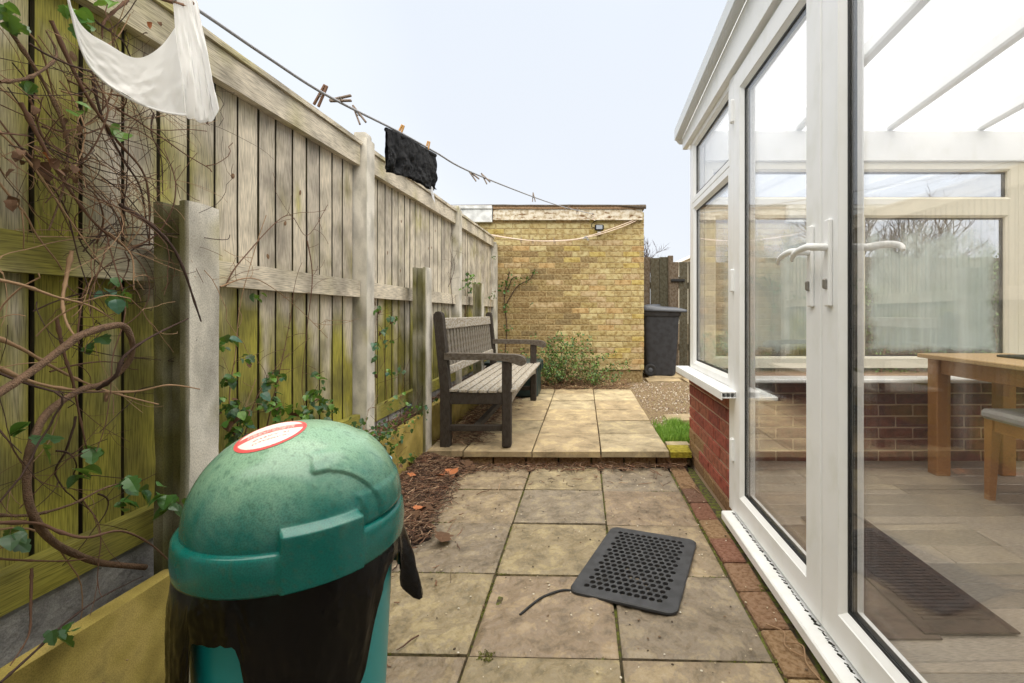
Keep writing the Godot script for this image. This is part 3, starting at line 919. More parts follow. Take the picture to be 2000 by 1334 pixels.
# a glazed unit: mitred frame, gasket, two panes and the spacer between them. o is its lower corner on the outer face, un points outdoors
func glazed(parent: Node3D, called: String, o: Vector3, ux: Vector3, uy: Vector3, un: Vector3, w: float, h: float, sw: float, depth: float, m: Material) -> MeshInstance3D:
	var mb := MB.new()
	mb.frame(o, ux, uy, un, w, h, [Vector2(0, -depth), Vector2(0.0, -0.004), Vector2(0.004, 0), Vector2(sw - 0.018, 0), Vector2(sw - 0.016, -0.003), Vector2(sw, -0.016), Vector2(sw, -depth + 0.012), Vector2(sw - 0.014, -depth), Vector2(0, -depth)])
	var f := part(parent, called, mb.done(), m)
	mb = MB.new()
	mb.frame(o, ux, uy, un, w, h, [Vector2(sw - 0.004, -0.017), Vector2(sw + 0.007, -0.0175), Vector2(sw + 0.007, -0.0205), Vector2(sw - 0.004, -0.0205)])
	mb.frame(o, ux, uy, un, w, h, [Vector2(sw - 0.004, -0.0245), Vector2(sw + 0.006, -0.0245), Vector2(sw + 0.006, -0.0405), Vector2(sw - 0.004, -0.0405)])
	part(f, "gasket", mb.done(), M.gasket)
	for d in [0.0225, 0.0425]:
		mb = MB.new()
		var i := sw - 0.003
		for e in [d - 0.0015, d + 0.0015]:
			mb.quad(o + ux * i + uy * i - un * e, o + ux * (w - i) + uy * i - un * e, o + ux * (w - i) + uy * (h - i) - un * e, o + ux * i + uy * (h - i) - un * e)
		part(f, "pane", mb.done(), M.glass)
	return f

func lever(parent: Node3D, p: Vector3, un: Vector3, along: Vector3, length: float) -> void:
	# long backplate, cranked lever and lock cylinder
	var mb := MB.new()
	mb.box(Transform3D(Basis(along, Vector3.UP, un), p + un * 0.006 + Vector3(0, -0.045, 0)), Vector3(0.03, 0.25, 0.012), 0.004)
	var hp := part(parent, "handle_plate", mb.done(), M.upvc)
	mb = MB.new()
	var q := p + un * 0.012
	mb.tube(curve([q, q + un * 0.03, q + un * 0.045 + along * 0.02 + Vector3(0, 0.003, 0), q + un * 0.048 + along * length * 0.55 - Vector3(0, 0.002, 0), q + un * 0.046 + along * length * 0.85 - Vector3(0, 0.012, 0), q + un * 0.04 + along * length - Vector3(0, 0.026, 0)], 24), [0.0105, 0.011, 0.011, 0.0105, 0.011, 0.0115, 0.0115, 0.011, 0.0105, 0.0105, 0.01, 0.01, 0.01, 0.01, 0.0095, 0.0095, 0.009, 0.009, 0.0085, 0.008, 0.0075, 0.007, 0.0065, 0.006, 0.004], 12)
	part(hp, "lever", mb.done(), M.upvc)
	mb = MB.new()
	mb.box(Transform3D(Basis(along, Vector3.UP, un), p + un * 0.016 + Vector3(0, -0.105, 0)), Vector3(0.012, 0.03, 0.012), 0.005)
	part(hp, "lock_cylinder", mb.done(), M.wire)

func conservatory() -> void:
	var c := thing("conservatory", "white plastic framed lean-to conservatory with double doors on a low red brick wall", "conservatory")
	var XO := 0.72       # outer face of the wall that faces the yard
	var out := Vector3.LEFT
	var nz_ := Vector3.BACK   # towards the camera along the yard
	# ---- dwarf walls
	var mb := MB.new()
	mb.slab(W(XO + 0.004, -0.05, 2.26), W(XO + 0.1, 0.6, 3.196))
	mb.slab(W(XO + 0.1, -0.05, 3.1), W(3.7, 0.6, 3.196))
	mb.slab(W(3.6, -0.05, -0.58), W(3.7, 0.6, 3.1))
	part(c, "wall_core", mb.done(), M.pink_mortar)
	var pick := func(x: float, y: float) -> Material:
		if y < 0.16 and x > 0.35 + 0.4 * rng.randf() or y < 0.07: return M["damp_brick%d" % (rng.randi() % 2)]
		return M["red_brick%d" % (rng.randi() % 5)]
	bricks(c, W(XO, 0, 2.265), Vector3.FORWARD, Vector3.LEFT, 0.0, 0.935, 0.005, 8, pick, null, 1)
	var pin := func(_x: float, _y: float) -> Material: return M["shaded_room_brick%d" % (rng.randi() % 3)]
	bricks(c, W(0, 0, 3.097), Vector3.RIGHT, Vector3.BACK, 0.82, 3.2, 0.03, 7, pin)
	# ---- outside sill: hollow plastic section with open chambers at its end
	mb = MB.new()
	var s0 := 2.19
	var s1 := 3.27
	mb.slab(W(0.64, 0.628, s0), W(XO + 0.02, 0.636, s1), 0.002)
	mb.slab(W(0.64, 0.596, s0), W(0.645, 0.628, s1), 0.001)
	mb.slab(W(0.645, 0.604, s0), W(XO + 0.01, 0.608, s1), 0.001)
	for k in 3: mb.slab(W(0.663 + k * 0.02, 0.608, s0 + 0.001), W(0.6645 + k * 0.02, 0.628, s1 - 0.001), 0.0005)
	mb.slab(W(0.64, 0.596, s1), W(XO + 0.02, 0.636, s1 + 0.003), 0.001)
	mb.slab(W(XO, 0.628, 3.2), W(3.75, 0.636, 3.27), 0.002)
	var sill := part(c, "sill", mb.done(), M.upvc)
	# ---- side window
	bx(c, "corner_post", W(XO + 0.003, 0.637, 3.13), W(XO + 0.075, 2.14, 3.2), M.upvc, 0.004)
	glazed(c, "window", W(XO, 0.637, 2.31), Vector3.FORWARD, Vector3.UP, out, 0.82, 1.09, 0.055, 0.07, M.upvc)
	glazed(c, "window", W(XO, 1.727, 2.31), Vector3.FORWARD, Vector3.UP, out, 0.82, 0.413, 0.05, 0.07, M.upvc)
	bx(c, "window_handle", W(XO + 0.075, 1.0, 2.32), W(XO + 0.09, 1.14, 2.345), M.upvc, 0.004)
	# ---- doors
	bx(c, "door_jamb", W(XO - 0.008, 0.05, 2.235), W(XO + 0.072, 2.14, 2.31), M.upvc, 0.006)
	bx(c, "door_jamb", W(XO - 0.004, 0.05, 0.5), W(XO + 0.072, 2.14, 0.575), M.upvc, 0.006)
	bx(c, "threshold", W(0.66, 0.015, 0.45), W(XO + 0.08, 0.055, 2.262), M.upvc, 0.005)
	mb = MB.new()
	for k in 120:
		var z := lerpf(0.6, 2.23, (k + rng.randf()) / 120.0)
		mb.box(Transform3D(Basis(Vector3.UP, rng.randf()), W(XO - 0.013, 0.056, z)), Vector3(rng.randf_range(0.001, 0.005), rng.randf_range(0.001, 0.004), rng.randf_range(0.006, 0.02)), 0.0004)
	tag(part(c, "dirt_line", mb.done(), M.sealant), "", "", "", "stuff")
	for d in [[1.408, 0.822, 1.0], [0.58, 0.822, -1.0]]:
		var door := glazed(c, "door", W(XO - 0.012, 0.07, d[0]), Vector3.FORWARD, Vector3.UP, out, d[1], 2.05, 0.108, 0.07, M.upvc)
		var zl: float = d[0] + 0.05 if d[2] > 0 else d[0] + d[1] - 0.05
		lever(door, W(XO - 0.012, 1.19, zl), out, Vector3.FORWARD, 0.13)
		lever(door, W(XO + 0.058, 1.19, zl), Vector3.RIGHT, Vector3.BACK if d[2] < 0 else Vector3.FORWARD, 0.13)
		var zh: float = 2.235 if d[2] > 0 else 0.575
		for y in [0.3, 1.1, 1.9]: bx(door, "hinge", W(XO - 0.026, y, zh - 0.018), W(XO - 0.006, y + 0.11, zh + 0.012), M.upvc, 0.006)
	bx(c, "meeting_strip", W(XO + 0.02, 0.07, 1.4025), W(XO + 0.05, 2.12, 1.4075), M.gasket, 0.001)
	bx(c, "head", W(XO - 0.004, 2.14, -0.55), W(XO + 0.075, 2.24, 3.2), M.upvc, 0.004)
	# side glazing between the doors and the house
	glazed(c, "window", W(XO, 0.06, -0.56), Vector3.FORWARD, Vector3.UP, out, 1.05, 2.08, 0.055, 0.07, M.upvc)
	# ---- sloping roof: fascia panel and edge trim that rise towards the house
	var ry := func(z: float) -> float: return 2.22 + (3.29 - z) * 0.08
	mb = MB.new()
	mb.quad(W(0.69, 2.143, 3.29), W(0.69, 2.143, -0.58), W(0.69, ry.call(-0.58), -0.58), W(0.69, ry.call(3.29), 3.29))
	mb.quad(W(0.69, 2.143, 3.29), W(0.69, 2.143, -0.58), W(XO, 2.141, -0.58), W(XO, 2.141, 3.29))
	mb.quad(W(0.69, 2.143, 3.29), W(3.75, 2.143, 3.29), W(3.75, ry.call(3.29), 3.29), W(0.69, ry.call(3.29), 3.29))
	part(c, "fascia", mb.done(), M.upvc)
	mb = MB.new()
	var L := 3.95
	mb.box(Transform3D(Basis(Vector3.RIGHT, atan(-0.08)), W(0.665, ry.call(1.36) + 0.04, 1.36)), Vector3(0.05, 0.085, L), 0.006)
	part(c, "roof_edge", mb.done(), M.grey_trim)
	mb = MB.new()
	mb.slab(W(0.66, 2.2, 3.3), W(3.8, 2.27, 3.37), 0.02)
	part(c, "gutter", mb.done(), M.grey_trim)
	mb = MB.new()
	mb.quad(W(0.7, ry.call(3.3) + 0.06, 3.3), W(3.72, ry.call(3.3) + 0.06, 3.3), W(3.72, ry.call(-0.58) + 0.06, -0.58), W(0.7, ry.call(-0.58) + 0.06, -0.58))
	part(c, "roof_sheet", mb.done(), M.roof_sheet)
	for x in [0.82, 1.42, 2.02, 2.62, 3.22, 3.6]:
		mb = MB.new()
		mb.box(Transform3D(Basis(Vector3.RIGHT, atan(-0.08)), W(x, ry.call(1.36) + 0.012, 1.36)), Vector3(0.06, 0.08, 3.86), 0.01)
		part(c, "rafter", mb.done(), M.upvc)
	bx(c, "eaves_beam", W(XO + 0.076, 2.0, 3.09), W(3.68, 2.2, 3.19), M.upvc, 0.004)
	# ---- end wall windows: lower panes with mist inside the glazing, small lights above
	var xs := [0.8, 1.79, 2.87, 3.68]
	for i in 3:
		var w: float = xs[i + 1] - xs[i]
		var f := glazed(c, "window", W(xs[i], 0.64, 3.18), Vector3.RIGHT, Vector3.UP, Vector3.FORWARD, w - 0.002, 1.07, 0.075, 0.07, M.inner_frame)
		mb = MB.new()
		var q := 0.08
		mb.quad(W(xs[i] + q, 0.64 + q, 3.147), W(xs[i + 1] - q, 0.64 + q, 3.147), W(xs[i + 1] - q, 1.71 - q, 3.147), W(xs[i] + q, 1.71 - q, 3.147), [Vector2(0, 1), Vector2(1, 1), Vector2(1, 0), Vector2(0, 0)])
		part(f, "condensation", mb.done(), mist(i))
		glazed(c, "window", W(xs[i], 1.71, 3.18), Vector3.RIGHT, Vector3.UP, Vector3.FORWARD, w - 0.002, 0.29, 0.06, 0.07, M.inner_frame)
	bx(c, "inner_sill", W(0.82, 0.565, 2.93), W(3.6, 0.59, 3.1), M.upvc, 0.006)
	bx(c, "inner_sill", W(0.815, 0.566, 2.32), W(0.96, 0.589, 2.928), M.upvc, 0.006)
	# far side of the room, away from the yard
	for i in 4:
		glazed(c, "window", W(3.68, 0.62, -0.56 + i * 0.92), Vector3.FORWARD, Vector3.UP, Vector3.RIGHT, 0.915, 1.5, 0.07, 0.07, M.upvc)
	bx(c, "head", W(3.6, 2.12, -0.55), W(3.69, 2.3, 3.1), M.upvc, 0.004)
	# ---- floor of wood-look planks
	var fl := bx(c, "floor", W(0.8, -0.05, -0.58), W(3.6, 0.022, 3.1), M.gravel_board)
	var z := -0.55
	var row := 0
	while z < 3.08:
		var x: float = 0.8 - [0.0, 0.55, 0.25, 0.8][row % 4]
		while x < 3.6:
			var a := maxf(x, 0.8)
			var b := minf(x + 1.2, 3.6)
			if b - a > 0.03:
				var pl := bx(fl, "plank", W(a + 0.001, 0.0225, z + 0.0012), W(b - 0.001, 0.0305, z + 0.1388), M["plank%d" % (rng.randi() % 4)], 0.0028)
				pl.position -= fl.position
			x += 1.2
		z += 0.14
		row += 1

func mist(k: int) -> StandardMaterial3D:
	# condensation trapped in the end windows: dense in the middle, ragged clear margins, streaks
	var im := Image.create(192, 192, false, Image.FORMAT_RGBA8)
	for y in 192:
		for x in 192:
			var u := x / 191.0
			var v := y / 191.0
			var p := Vector3(u * 4.0 + k * 7, v * 4.0, k)
			var n := noise(p, 1.3) * 0.16 + noise(p, 7.0) * 0.05
			var st := noise(Vector3(u * 30.0 + k * 5, v * 1.2, 2), 1.0) * 0.1
			var e := minf(minf(u, 1.0 - u) * 1.4, (1.0 - v) * 2.0)
			var a := smoothstep(0.0, 0.16, e + n * 0.35) * smoothstep(0.02, 0.3, v + n * 1.1)
			im.set_pixel(x, y, Color(0.9, 0.94, 0.93, clampf(a * (0.84 + st + n * 0.5), 0.0, 0.94)))
	var m := mat("mist%d" % k, [236, 242, 240], 0.9)
	m.albedo_texture = ImageTexture.create_from_image(im)
	m.texture_repeat = false
	m.transparency = BaseMaterial3D.TRANSPARENCY_ALPHA
	m.backlight_enabled = true
	m.backlight = Color(1, 1, 1)
	return m

func house() -> void:
	# the house whose back wall stands behind the camera; its doorway is the place the picture was taken from
	var h := thing("house", "house back wall of pale render that the conservatory leans against", "house", W(0, 0, -0.62))
	var mb := MB.new()
	mb.slab(Vector3(-6, -0.05, 0.0), Vector3(-0.6, 2.7, 0.25), 0.004)
	mb.slab(Vector3(0.45, -0.05, 0.0), Vector3(8, 2.7, 0.25), 0.004)
	mb.slab(Vector3(-0.6, 2.1, 0.0), Vector3(0.45, 2.7, 0.25), 0.004)
	part(h, "wall", mb.done(), M.house_wall)
	bx(h, "door", Vector3(-0.59, 0.02, 0.1), Vector3(0.44, 2.09, 0.15), M.upvc)
	bx(h, "eaves", Vector3(-6.1, 2.7, -0.3), Vector3(8.1, 2.85, 0.25), M.upvc)

func room_things() -> void:
	var t := thing("dining_table", "light oak dining table inside the conservatory by the end window", "table", W(2.05, 0.03, 2.9))
	bx(t, "tabletop", Vector3(0, 0.7, 0), Vector3(0.56, 0.725, 1.35), M.oak_top, 0.004)
	for q in [[0.05, 0.02], [0.44, 0.02], [0.05, 1.25], [0.44, 1.25]]:
		bx(t, "leg", Vector3(q[0], 0.0, q[1]), Vector3(q[0] + 0.085, 0.7, q[1] + 0.08), M.oak, 0.005)
	bx(t, "apron", Vector3(0.07, 0.61, 0.1), Vector3(0.095, 0.7, 1.25), M.oak)
	bx(t, "apron", Vector3(0.47, 0.61, 0.1), Vector3(0.495, 0.7, 1.25), M.oak)
	bx(t, "apron", Vector3(0.135, 0.61, 0.05), Vector3(0.44, 0.7, 0.075), M.oak)
	var d := thing("tablet", "thin dark flat slab lying on the oak table", "tablet", W(2.32, 0.756, 2.65))
	bx(d, "case", Vector3(0, 0, 0), Vector3(0.2, 0.012, 0.28), M.gasket, 0.003)
	bx(d, "screen", Vector3(0.008, 0.012, 0.01), Vector3(0.192, 0.0135, 0.27), M.dark, 0.0005)
	var c := thing("dining_chair", "light oak dining chair with pale padded seat tucked under the table", "chair", W(2.1, 0.03, 2.47))
	for q in [[0.0, 0.0], [0.0, 0.37]]:
		var mb := MB.new()
		mb.quad(Vector3.ZERO, Vector3.ZERO, Vector3.ZERO, Vector3.ZERO)
		mb = MB.new()
		var rows := []
		for i in 2:
			var k := [0.032, 0.05][i] as float
			var y := [0.0, 0.42][i] as float
			rows.append(PackedVector3Array([Vector3(q[0], y, q[1]), Vector3(q[0] + k, y, q[1]), Vector3(q[0] + k, y, q[1] + k), Vector3(q[0], y, q[1] + k), Vector3(q[0], y, q[1])]))
		for j in 4: mb.quad(rows[0][j], rows[0][j + 1], rows[1][j + 1], rows[1][j])
		part(c, "leg", mb.done(), M.oak)
	for q in [0.0, 0.37]:
		bx(c, "leg", Vector3(0.43, 0.0, q), Vector3(0.47, 0.95, q + 0.04), M.oak, 0.004)
	bx(c, "seat_rail", Vector3(0.008, 0.36, 0.05), Vector3(0.03, 0.42, 0.37), M.oak)
	bx(c, "seat_rail", Vector3(0.05, 0.36, 0.385), Vector3(0.43, 0.42, 0.407), M.oak)
	bx(c, "seat_rail", Vector3(0.05, 0.36, 0.008), Vector3(0.43, 0.42, 0.03), M.oak)
	var cush := MB.new()
	cush.box(Transform3D(Basis(), Vector3(0.21, 0.447, 0.205)), Vector3(0.46, 0.05, 0.43), 0.016)
	part(c, "cushion", cush.done(), M.seat_cloth)
	bx(c, "backrest", Vector3(0.44, 0.6, 0.04), Vector3(0.46, 0.9, 0.37), M.oak)
	for k in [["mat_dark", 1.02, 1.41, 1.31, 2.22, 0.0375, 0.0445, "dark brown ribbed door mat on the conservatory floor"], ["mat_light", 0.8, 1.395, 1.065, 2.15, 0.031, 0.037, "pale brown smooth mat just inside the conservatory door"]]:
		var mb := MB.new()
		mb.slab(W(k[1], k[5], k[2]), W(k[3], k[6], k[4]), 0.003)
		var o := thing("inside_mat", k[7], "mat")
		part(o, "pile", mb.done(), M[k[0]])
		mb = MB.new()
		if k[0] == "mat_dark":
			var z: float = 1.47
			while z < 2.17:
				mb.slab(W(1.06, k[6] - 0.001, z), W(1.27, k[6] + 0.003, z + 0.011), 0.0015)
				z += 0.02
			tag(part(o, "rib", mb.done(), M[k[0]]), "", "", "", "stuff")

func bench() -> void:
	var b := thing("garden_bench", "weathered wooden slatted garden bench with arms on the raised patio", "bench", W(0, 0.108, 0))
	var z0 := 3.13
	var z1 := 4.86
	var lg := 0.062
	# end frames
	for k in 2:
		var z: float = z0 if k == 0 else z1 - lg
		var mb := MB.new()
		# back leg, kinked: upright to the seat, leaning above it, rounded on top
		var prof := [[-0.955, 0.0], [-0.955, 0.40], [-0.975, 0.60], [-1.0, 0.86], [-0.998, 0.885], [-0.985, 0.902], [-0.965, 0.905], [-0.948, 0.895], [-0.94, 0.87], [-0.912, 0.58], [-0.893, 0.38], [-0.893, 0.0]]
		var mid := Vector2.ZERO
		for p in prof: mid += Vector2(p[0], p[1]) / prof.size()
		for j in prof.size():
			var p: Array = prof[j]
			var q: Array = prof[(j + 1) % prof.size()]
			mb.quad(W(p[0], p[1], z), W(q[0], q[1], z), W(q[0], q[1], z + lg), W(p[0], p[1], z + lg))
		for zz in [z, z + lg]:
			for j in 5:
				mb.quad(W(prof[j][0], prof[j][1], zz), W(prof[j + 1][0], prof[j + 1][1], zz), W(prof[10 - j][0], prof[10 - j][1], zz), W(prof[11 - j][0], prof[11 - j][1], zz))
		part(b, "leg", mb.done(), M.bench_dark)
		bx(b, "leg", W(-0.545, 0.0, z), W(-0.485, 0.575, z + lg), M.bench_dark, 0.006)
		# arm with rounded, dropped end
		mb = MB.new()
		var top := [[-0.925, 0.628], [-0.6, 0.622], [-0.46, 0.618], [-0.42, 0.61], [-0.395, 0.595], [-0.385, 0.572], [-0.393, 0.55], [-0.415, 0.54], [-0.45, 0.552], [-0.5, 0.57], [-0.6, 0.581], [-0.925, 0.583]]
		for j in top.size():
			var p: Array = top[j]
			var q: Array = top[(j + 1) % top.size()]
			mb.quad(W(p[0], p[1], z - 0.008), W(q[0], q[1], z - 0.008), W(q[0], q[1], z + lg + 0.008), W(p[0], p[1], z + lg + 0.008))
		for zz in [z - 0.008, z + lg + 0.008]:
			for j in 5:
				mb.quad(W(top[j][0], top[j][1], zz), W(top[j + 1][0], top[j + 1][1], zz), W(top[10 - j][0], top[10 - j][1], zz), W(top[11 - j][0], top[11 - j][1], zz))
		part(b, "arm", mb.done(), M.bench_arm)
		bx(b, "side_rail", W(-0.9, 0.285, z + 0.012), W(-0.54, 0.365, z + 0.05), M.bench_dark)
		bx(b, "stretcher", W(-0.9, 0.105, z + 0.015), W(-0.54, 0.145, z + 0.047), M.bench_dark)
	# seat slats
	for k in 7:
		var x := -0.9 + k * 0.066
		bx(b, "seat_slat", W(x, 0.368 - 0.008 * sin(k * 0.5), z0 + 0.005), W(x + 0.057, 0.388 - 0.008 * sin(k * 0.5), z1 - 0.005), M.bench_grey, 0.004)
	# front rail with a shallow arch, back rails, back slats
	var mb := MB.new()
	var n := 24
	for i in n:
		var a := float(i) / n
		var c := float(i + 1) / n
		var za := lerpf(z0 + lg, z1 - lg, a)
		var zc := lerpf(z0 + lg, z1 - lg, c)
		var ya := 0.275 + 0.035 * pow(sin(a * PI), 0.5)
		var yc := 0.275 + 0.035 * pow(sin(c * PI), 0.5)
		mb.quad(W(-0.49, 0.366, za), W(-0.49, 0.366, zc), W(-0.49, yc, zc), W(-0.49, ya, za))
		mb.quad(W(-0.525, 0.366, za), W(-0.525, 0.366, zc), W(-0.525, yc, zc), W(-0.525, ya, za))
		mb.quad(W(-0.49, ya, za), W(-0.49, yc, zc), W(-0.525, yc, zc), W(-0.525, ya, za))
	part(b, "front_rail", mb.done(), M.bench_grey)
	bx(b, "back_seat_rail", W(-0.945, 0.29, z0 + lg), W(-0.91, 0.365, z1 - lg), M.bench_dark)
	bx(b, "centre_stretcher", W(-0.74, 0.11, z0 + 0.04), W(-0.7, 0.15, z1 - 0.04), M.bench_dark)
	var lean := func(y: float) -> float: return lerpf(-0.925, -0.972, (y - 0.4) / 0.46)
	for r in [[0.78, 0.86, 0.036], [0.47, 0.53, 0.032]]:
		mb = MB.new()
		var ym: float = (r[0] + r[1]) / 2
		mb.box(Transform3D(Basis(Vector3.FORWARD, -0.1), W(lean.call(ym), ym, (z0 + z1) / 2)), Vector3(r[2], r[1] - r[0], z1 - z0 - 2 * lg), 0.006)
		part(b, "back_rail", mb.done(), M.bench_grey)
	var count := 19
	for k in count:
		var z := lerpf(z0 + lg + 0.05, z1 - lg - 0.05, float(k) / (count - 1))
		mb = MB.new()
		mb.box(Transform3D(Basis(Vector3.FORWARD, -0.1), W(lean.call(0.655), 0.655, z)), Vector3(0.014, 0.26, 0.05), 0.003)
		part(b, "back_slat", mb.done(), M.bench_slat)

func dustbin() -> void:
	var cx := -0.587
	var cz := 0.971
	var b := thing("dustbin", "teal dome-lidded plastic dustbin lined with a black bag", "dustbin", W(cx, 0, cz))
	var u := Vector3(-cx, 0, cz).normalized()      # towards the camera
	var r := Vector3(u.z, 0, -u.x)
	var dir := func(a: float) -> Vector3: return u * cos(a) + r * sin(a)
	# body
	var mb := MB.new()
	var rows := []
	for p in [[0.0, 0.0], [0.15, 0.0], [0.155, 0.01], [0.158, 0.04], [0.168, 0.25], [0.18, 0.5], [0.19, 0.505], [0.19, 0.53]]:
		var row := PackedVector3Array()
		for s in 65: row.append(dir.call(TAU * s / 64.0) * p[0] + Vector3(0, p[1], 0))
		rows.append(row)
	mb.grid(rows, true)
	part(b, "body", mb.done(), M.teal_body)
	# lid: band, dome, hinge block and flap pressed into one moulding
	mb = MB.new()
	rows = []
	var cols := []
	var prof := []
	prof.append([0.186, 0.532]); prof.append([0.2, 0.53])
	for k in 9: prof.append([0.2005 + 0.002 * sin(k / 8.0 * PI), 0.534 + k * 0.0068])
	prof.append([0.1985, 0.5925]); prof.append([0.195, 0.596]); prof.append([0.189, 0.597]); prof.append([0.1885, 0.5972])
	var nd := 56
	for k in range(1, nd + 1):
		var a := float(k) / nd * PI / 2
		prof.append([0.1885 * pow(cos(a), 0.9) if k < nd else 0.0, 0.597 + 0.178 * sin(a)])
	var ns := 240
	for p in prof:
		var row := PackedVector3Array()
		var cr := []
		for s in ns + 1:
			var a := TAU * s / ns
			var al := rad_to_deg(wrapf(a, -PI, PI))
			var rr: float = p[0]
			var y: float = p[1]
			# hinge block on the side
			var blk := smoothstep(-9.0, -7.0, al) * (1.0 - smoothstep(30.0, 32.0, al)) * (1.0 - smoothstep(0.626, 0.633, y))
			rr = lerpf(rr, maxf(rr, 0.206), blk)
			# swing flap: raised panel with a rounded outline
			var fy := (y - 0.605) / 0.13
			var half := rad_to_deg(asin(clampf(0.148 / maxf(rr, 0.01), 0.0, 1.0)))
			var d := absf(wrapf(al - 97.0, -180.0, 180.0))
			var fl := (1.0 - smoothstep(half - 2.0, half, d)) * smoothstep(0.600, 0.606, y) * (1.0 - smoothstep(0.735, 0.742, y))
			rr += 0.006 * fl
			var rim := (1.0 - smoothstep(half + 9.0, half + 10.5, d)) * smoothstep(0.598, 0.6, y) * (1.0 - smoothstep(0.655, 0.66, y))
			rr += 0.003 * rim
			var q: Vector3 = dir.call(a) * rr + Vector3(0, y, 0)
			row.append(q)
			# pale dust and algae lying in speckled patches on the upper dome
			var dirt := smoothstep(0.605, 0.775, y + 0.045 * noise(q, 6.0) + 0.02 * noise(q, 50.0)) + 0.07 * noise(q + Vector3(4, 0, 0), 24.0)
			var c := lin(10, 112, 104).lerp(lin(166, 204, 170), clampf(dirt, 0, 1) * 0.85)
			var sp := noise(q + Vector3(0, 3, 0), 70.0)
			if sp > 0.36: c = c.lerp(lin(60, 104, 86), 0.4)
			cr.append(c)
		rows.append(row)
		cols.append(cr)
	mb.grid(rows, true, cols)
	part(b, "lid", mb.done(), M.teal_lid)
	# round sticker: white with red rim, red band and rows of worn lettering
	var im := Image.create(160, 160, false, Image.FORMAT_RGBA8)
	var red := Color(0.88, 0.34, 0.33)
	for y in 160:
		for x in 160:
			var d := Vector2(x - 79.5, y - 79.5).length() / 79.5
			var c := Color(0.95, 0.92, 0.88)
			if d > 0.9: c = red
			elif y > 62 and y < 92: c = red.lerp(Color(0.95, 0.6, 0.58), 0.25)
			var k := noise(Vector3(x * 0.5, y * 0.5, 5), 0.35)
			var worn := y > 66 and y < 72 or y > 76 and y < 82 or y > 86 and y < 89
			if worn and absi(x - 80) < 52 and k > -0.15: c = Color(0.96, 0.88, 0.84)
			if (y > 104 and y < 112 or y > 120 and y < 127) and absi(x - 80) < 40 and k > 0.0: c = Color(0.9, 0.5, 0.48)
			if (y > 30 and y < 35 or y > 42 and y < 46) and absi(x - 80) < 34 and k > 0.05: c = Color(0.75, 0.72, 0.72)
			im.set_pixel(x, y, c)
	mb = MB.new()
	rows = []
	var tilt := u * 0.03 - r * 0.046
	for i in 9:
		var row := PackedVector3Array()
		for s in 33:
			var a := TAU * s / 32.0
			var q := Vector2(cos(a), sin(a)) * 0.06 * i / 8.0
			var flat := Vector3(tilt.x, 0, tilt.z) + r * q.x + u * q.y
			var rad := flat.length()
			var ca := acos(clampf(pow(minf(rad / 0.1885, 1.0), 1.0 / 0.9), 0, 1))
			row.append(Vector3(flat.x, 0.597 + 0.178 * sin(ca) + 0.0012, flat.z))
		rows.append(row)
	mb.grid(rows, true)
	for k in mb.v.size():
		var f := Vector3(mb.v[k].x - tilt.x, 0, mb.v[k].z - tilt.z)
		mb.uv[k] = Vector2(0.5 + f.dot(r) / 0.12, 0.5 + f.dot(u) / 0.12)
	var stm := mat("sticker", [255, 255, 255], 0.6)
	stm.albedo_texture = ImageTexture.create_from_image(im)
	part(b, "sticker", mb.done(), stm)
	# blue knob on the far side of the flap
	mb = MB.new()
	mb.box(Transform3D(Basis(Vector3.UP, 0.4), dir.call(deg_to_rad(118)) * 0.204 + Vector3(0, 0.64, 0)), Vector3(0.03, 0.03, 0.034), 0.01)
	part(b, "knob", mb.done(), M.knob_blue)
	# bag turned down over the rim, crumpled, hanging lower in three places
	mb = MB.new()
	rows = []
	var hem := func(al: float) -> float:
		var h := 0.42
		h = lerpf(h, 0.27, smoothstep(-96, -84, al) * (1.0 - smoothstep(-58, -50, al)))
		h = lerpf(h, 0.452, smoothstep(-58, -48, al) * (1.0 - smoothstep(-28, -20, al)))
		h = lerpf(h, 0.3, smoothstep(-28, -17, al) * (1.0 - smoothstep(30, 46, al)))
		h = lerpf(h, 0.5, smoothstep(36, 54, al) * (1.0 - smoothstep(64, 72, al)))
		h = lerpf(h, 0.36, smoothstep(70, 79, al) * (1.0 - smoothstep(86, 95, al)))
		return h
	var nr := 44
	for i in nr + 1:
		var t := float(i) / nr
		var row := PackedVector3Array()
		for s in 241:
			var a := TAU * s / 240.0
			var al := rad_to_deg(wrapf(a, -PI, PI))
			var y := lerpf(0.545, hem.call(al) + 0.006 * noise(Vector3(sin(a) * 3, cos(a) * 3, 1), 3.0), t)
			var flare := 0.02 * t * (smoothstep(-98, -84, al) * (1.0 - smoothstep(-62, -52, al))) + 0.05 * t * (smoothstep(72, 80, al) * (1.0 - smoothstep(86, 94, al)))
			var q: Vector3 = dir.call(a)
			var body := 0.16 + 0.06 * (y - 0.04)
			var rr := lerpf(0.197, body + 0.012, smoothstep(0.0, 0.6, t)) + flare
			rr += minf(1.0, t * 2.5) * (0.004 * noise(Vector3(q.x * 6, y * 5, q.z * 6), 0.8) + 0.004 * absf(noise(Vector3(q.x * 9 + y * 7, y * 7, q.z * 9), 0.8)) + 0.0022 * absf(noise(Vector3(q.x * 22 - y * 16, y * 12, q.z * 22 + y * 9), 1.0)))
			rr = maxf(rr, body + 0.003)
			row.append(q * rr + Vector3(0, y, 0))
		rows.append(row)
	mb.grid(rows, true)
	part(b, "bin_bag", mb.done(), M.bag)

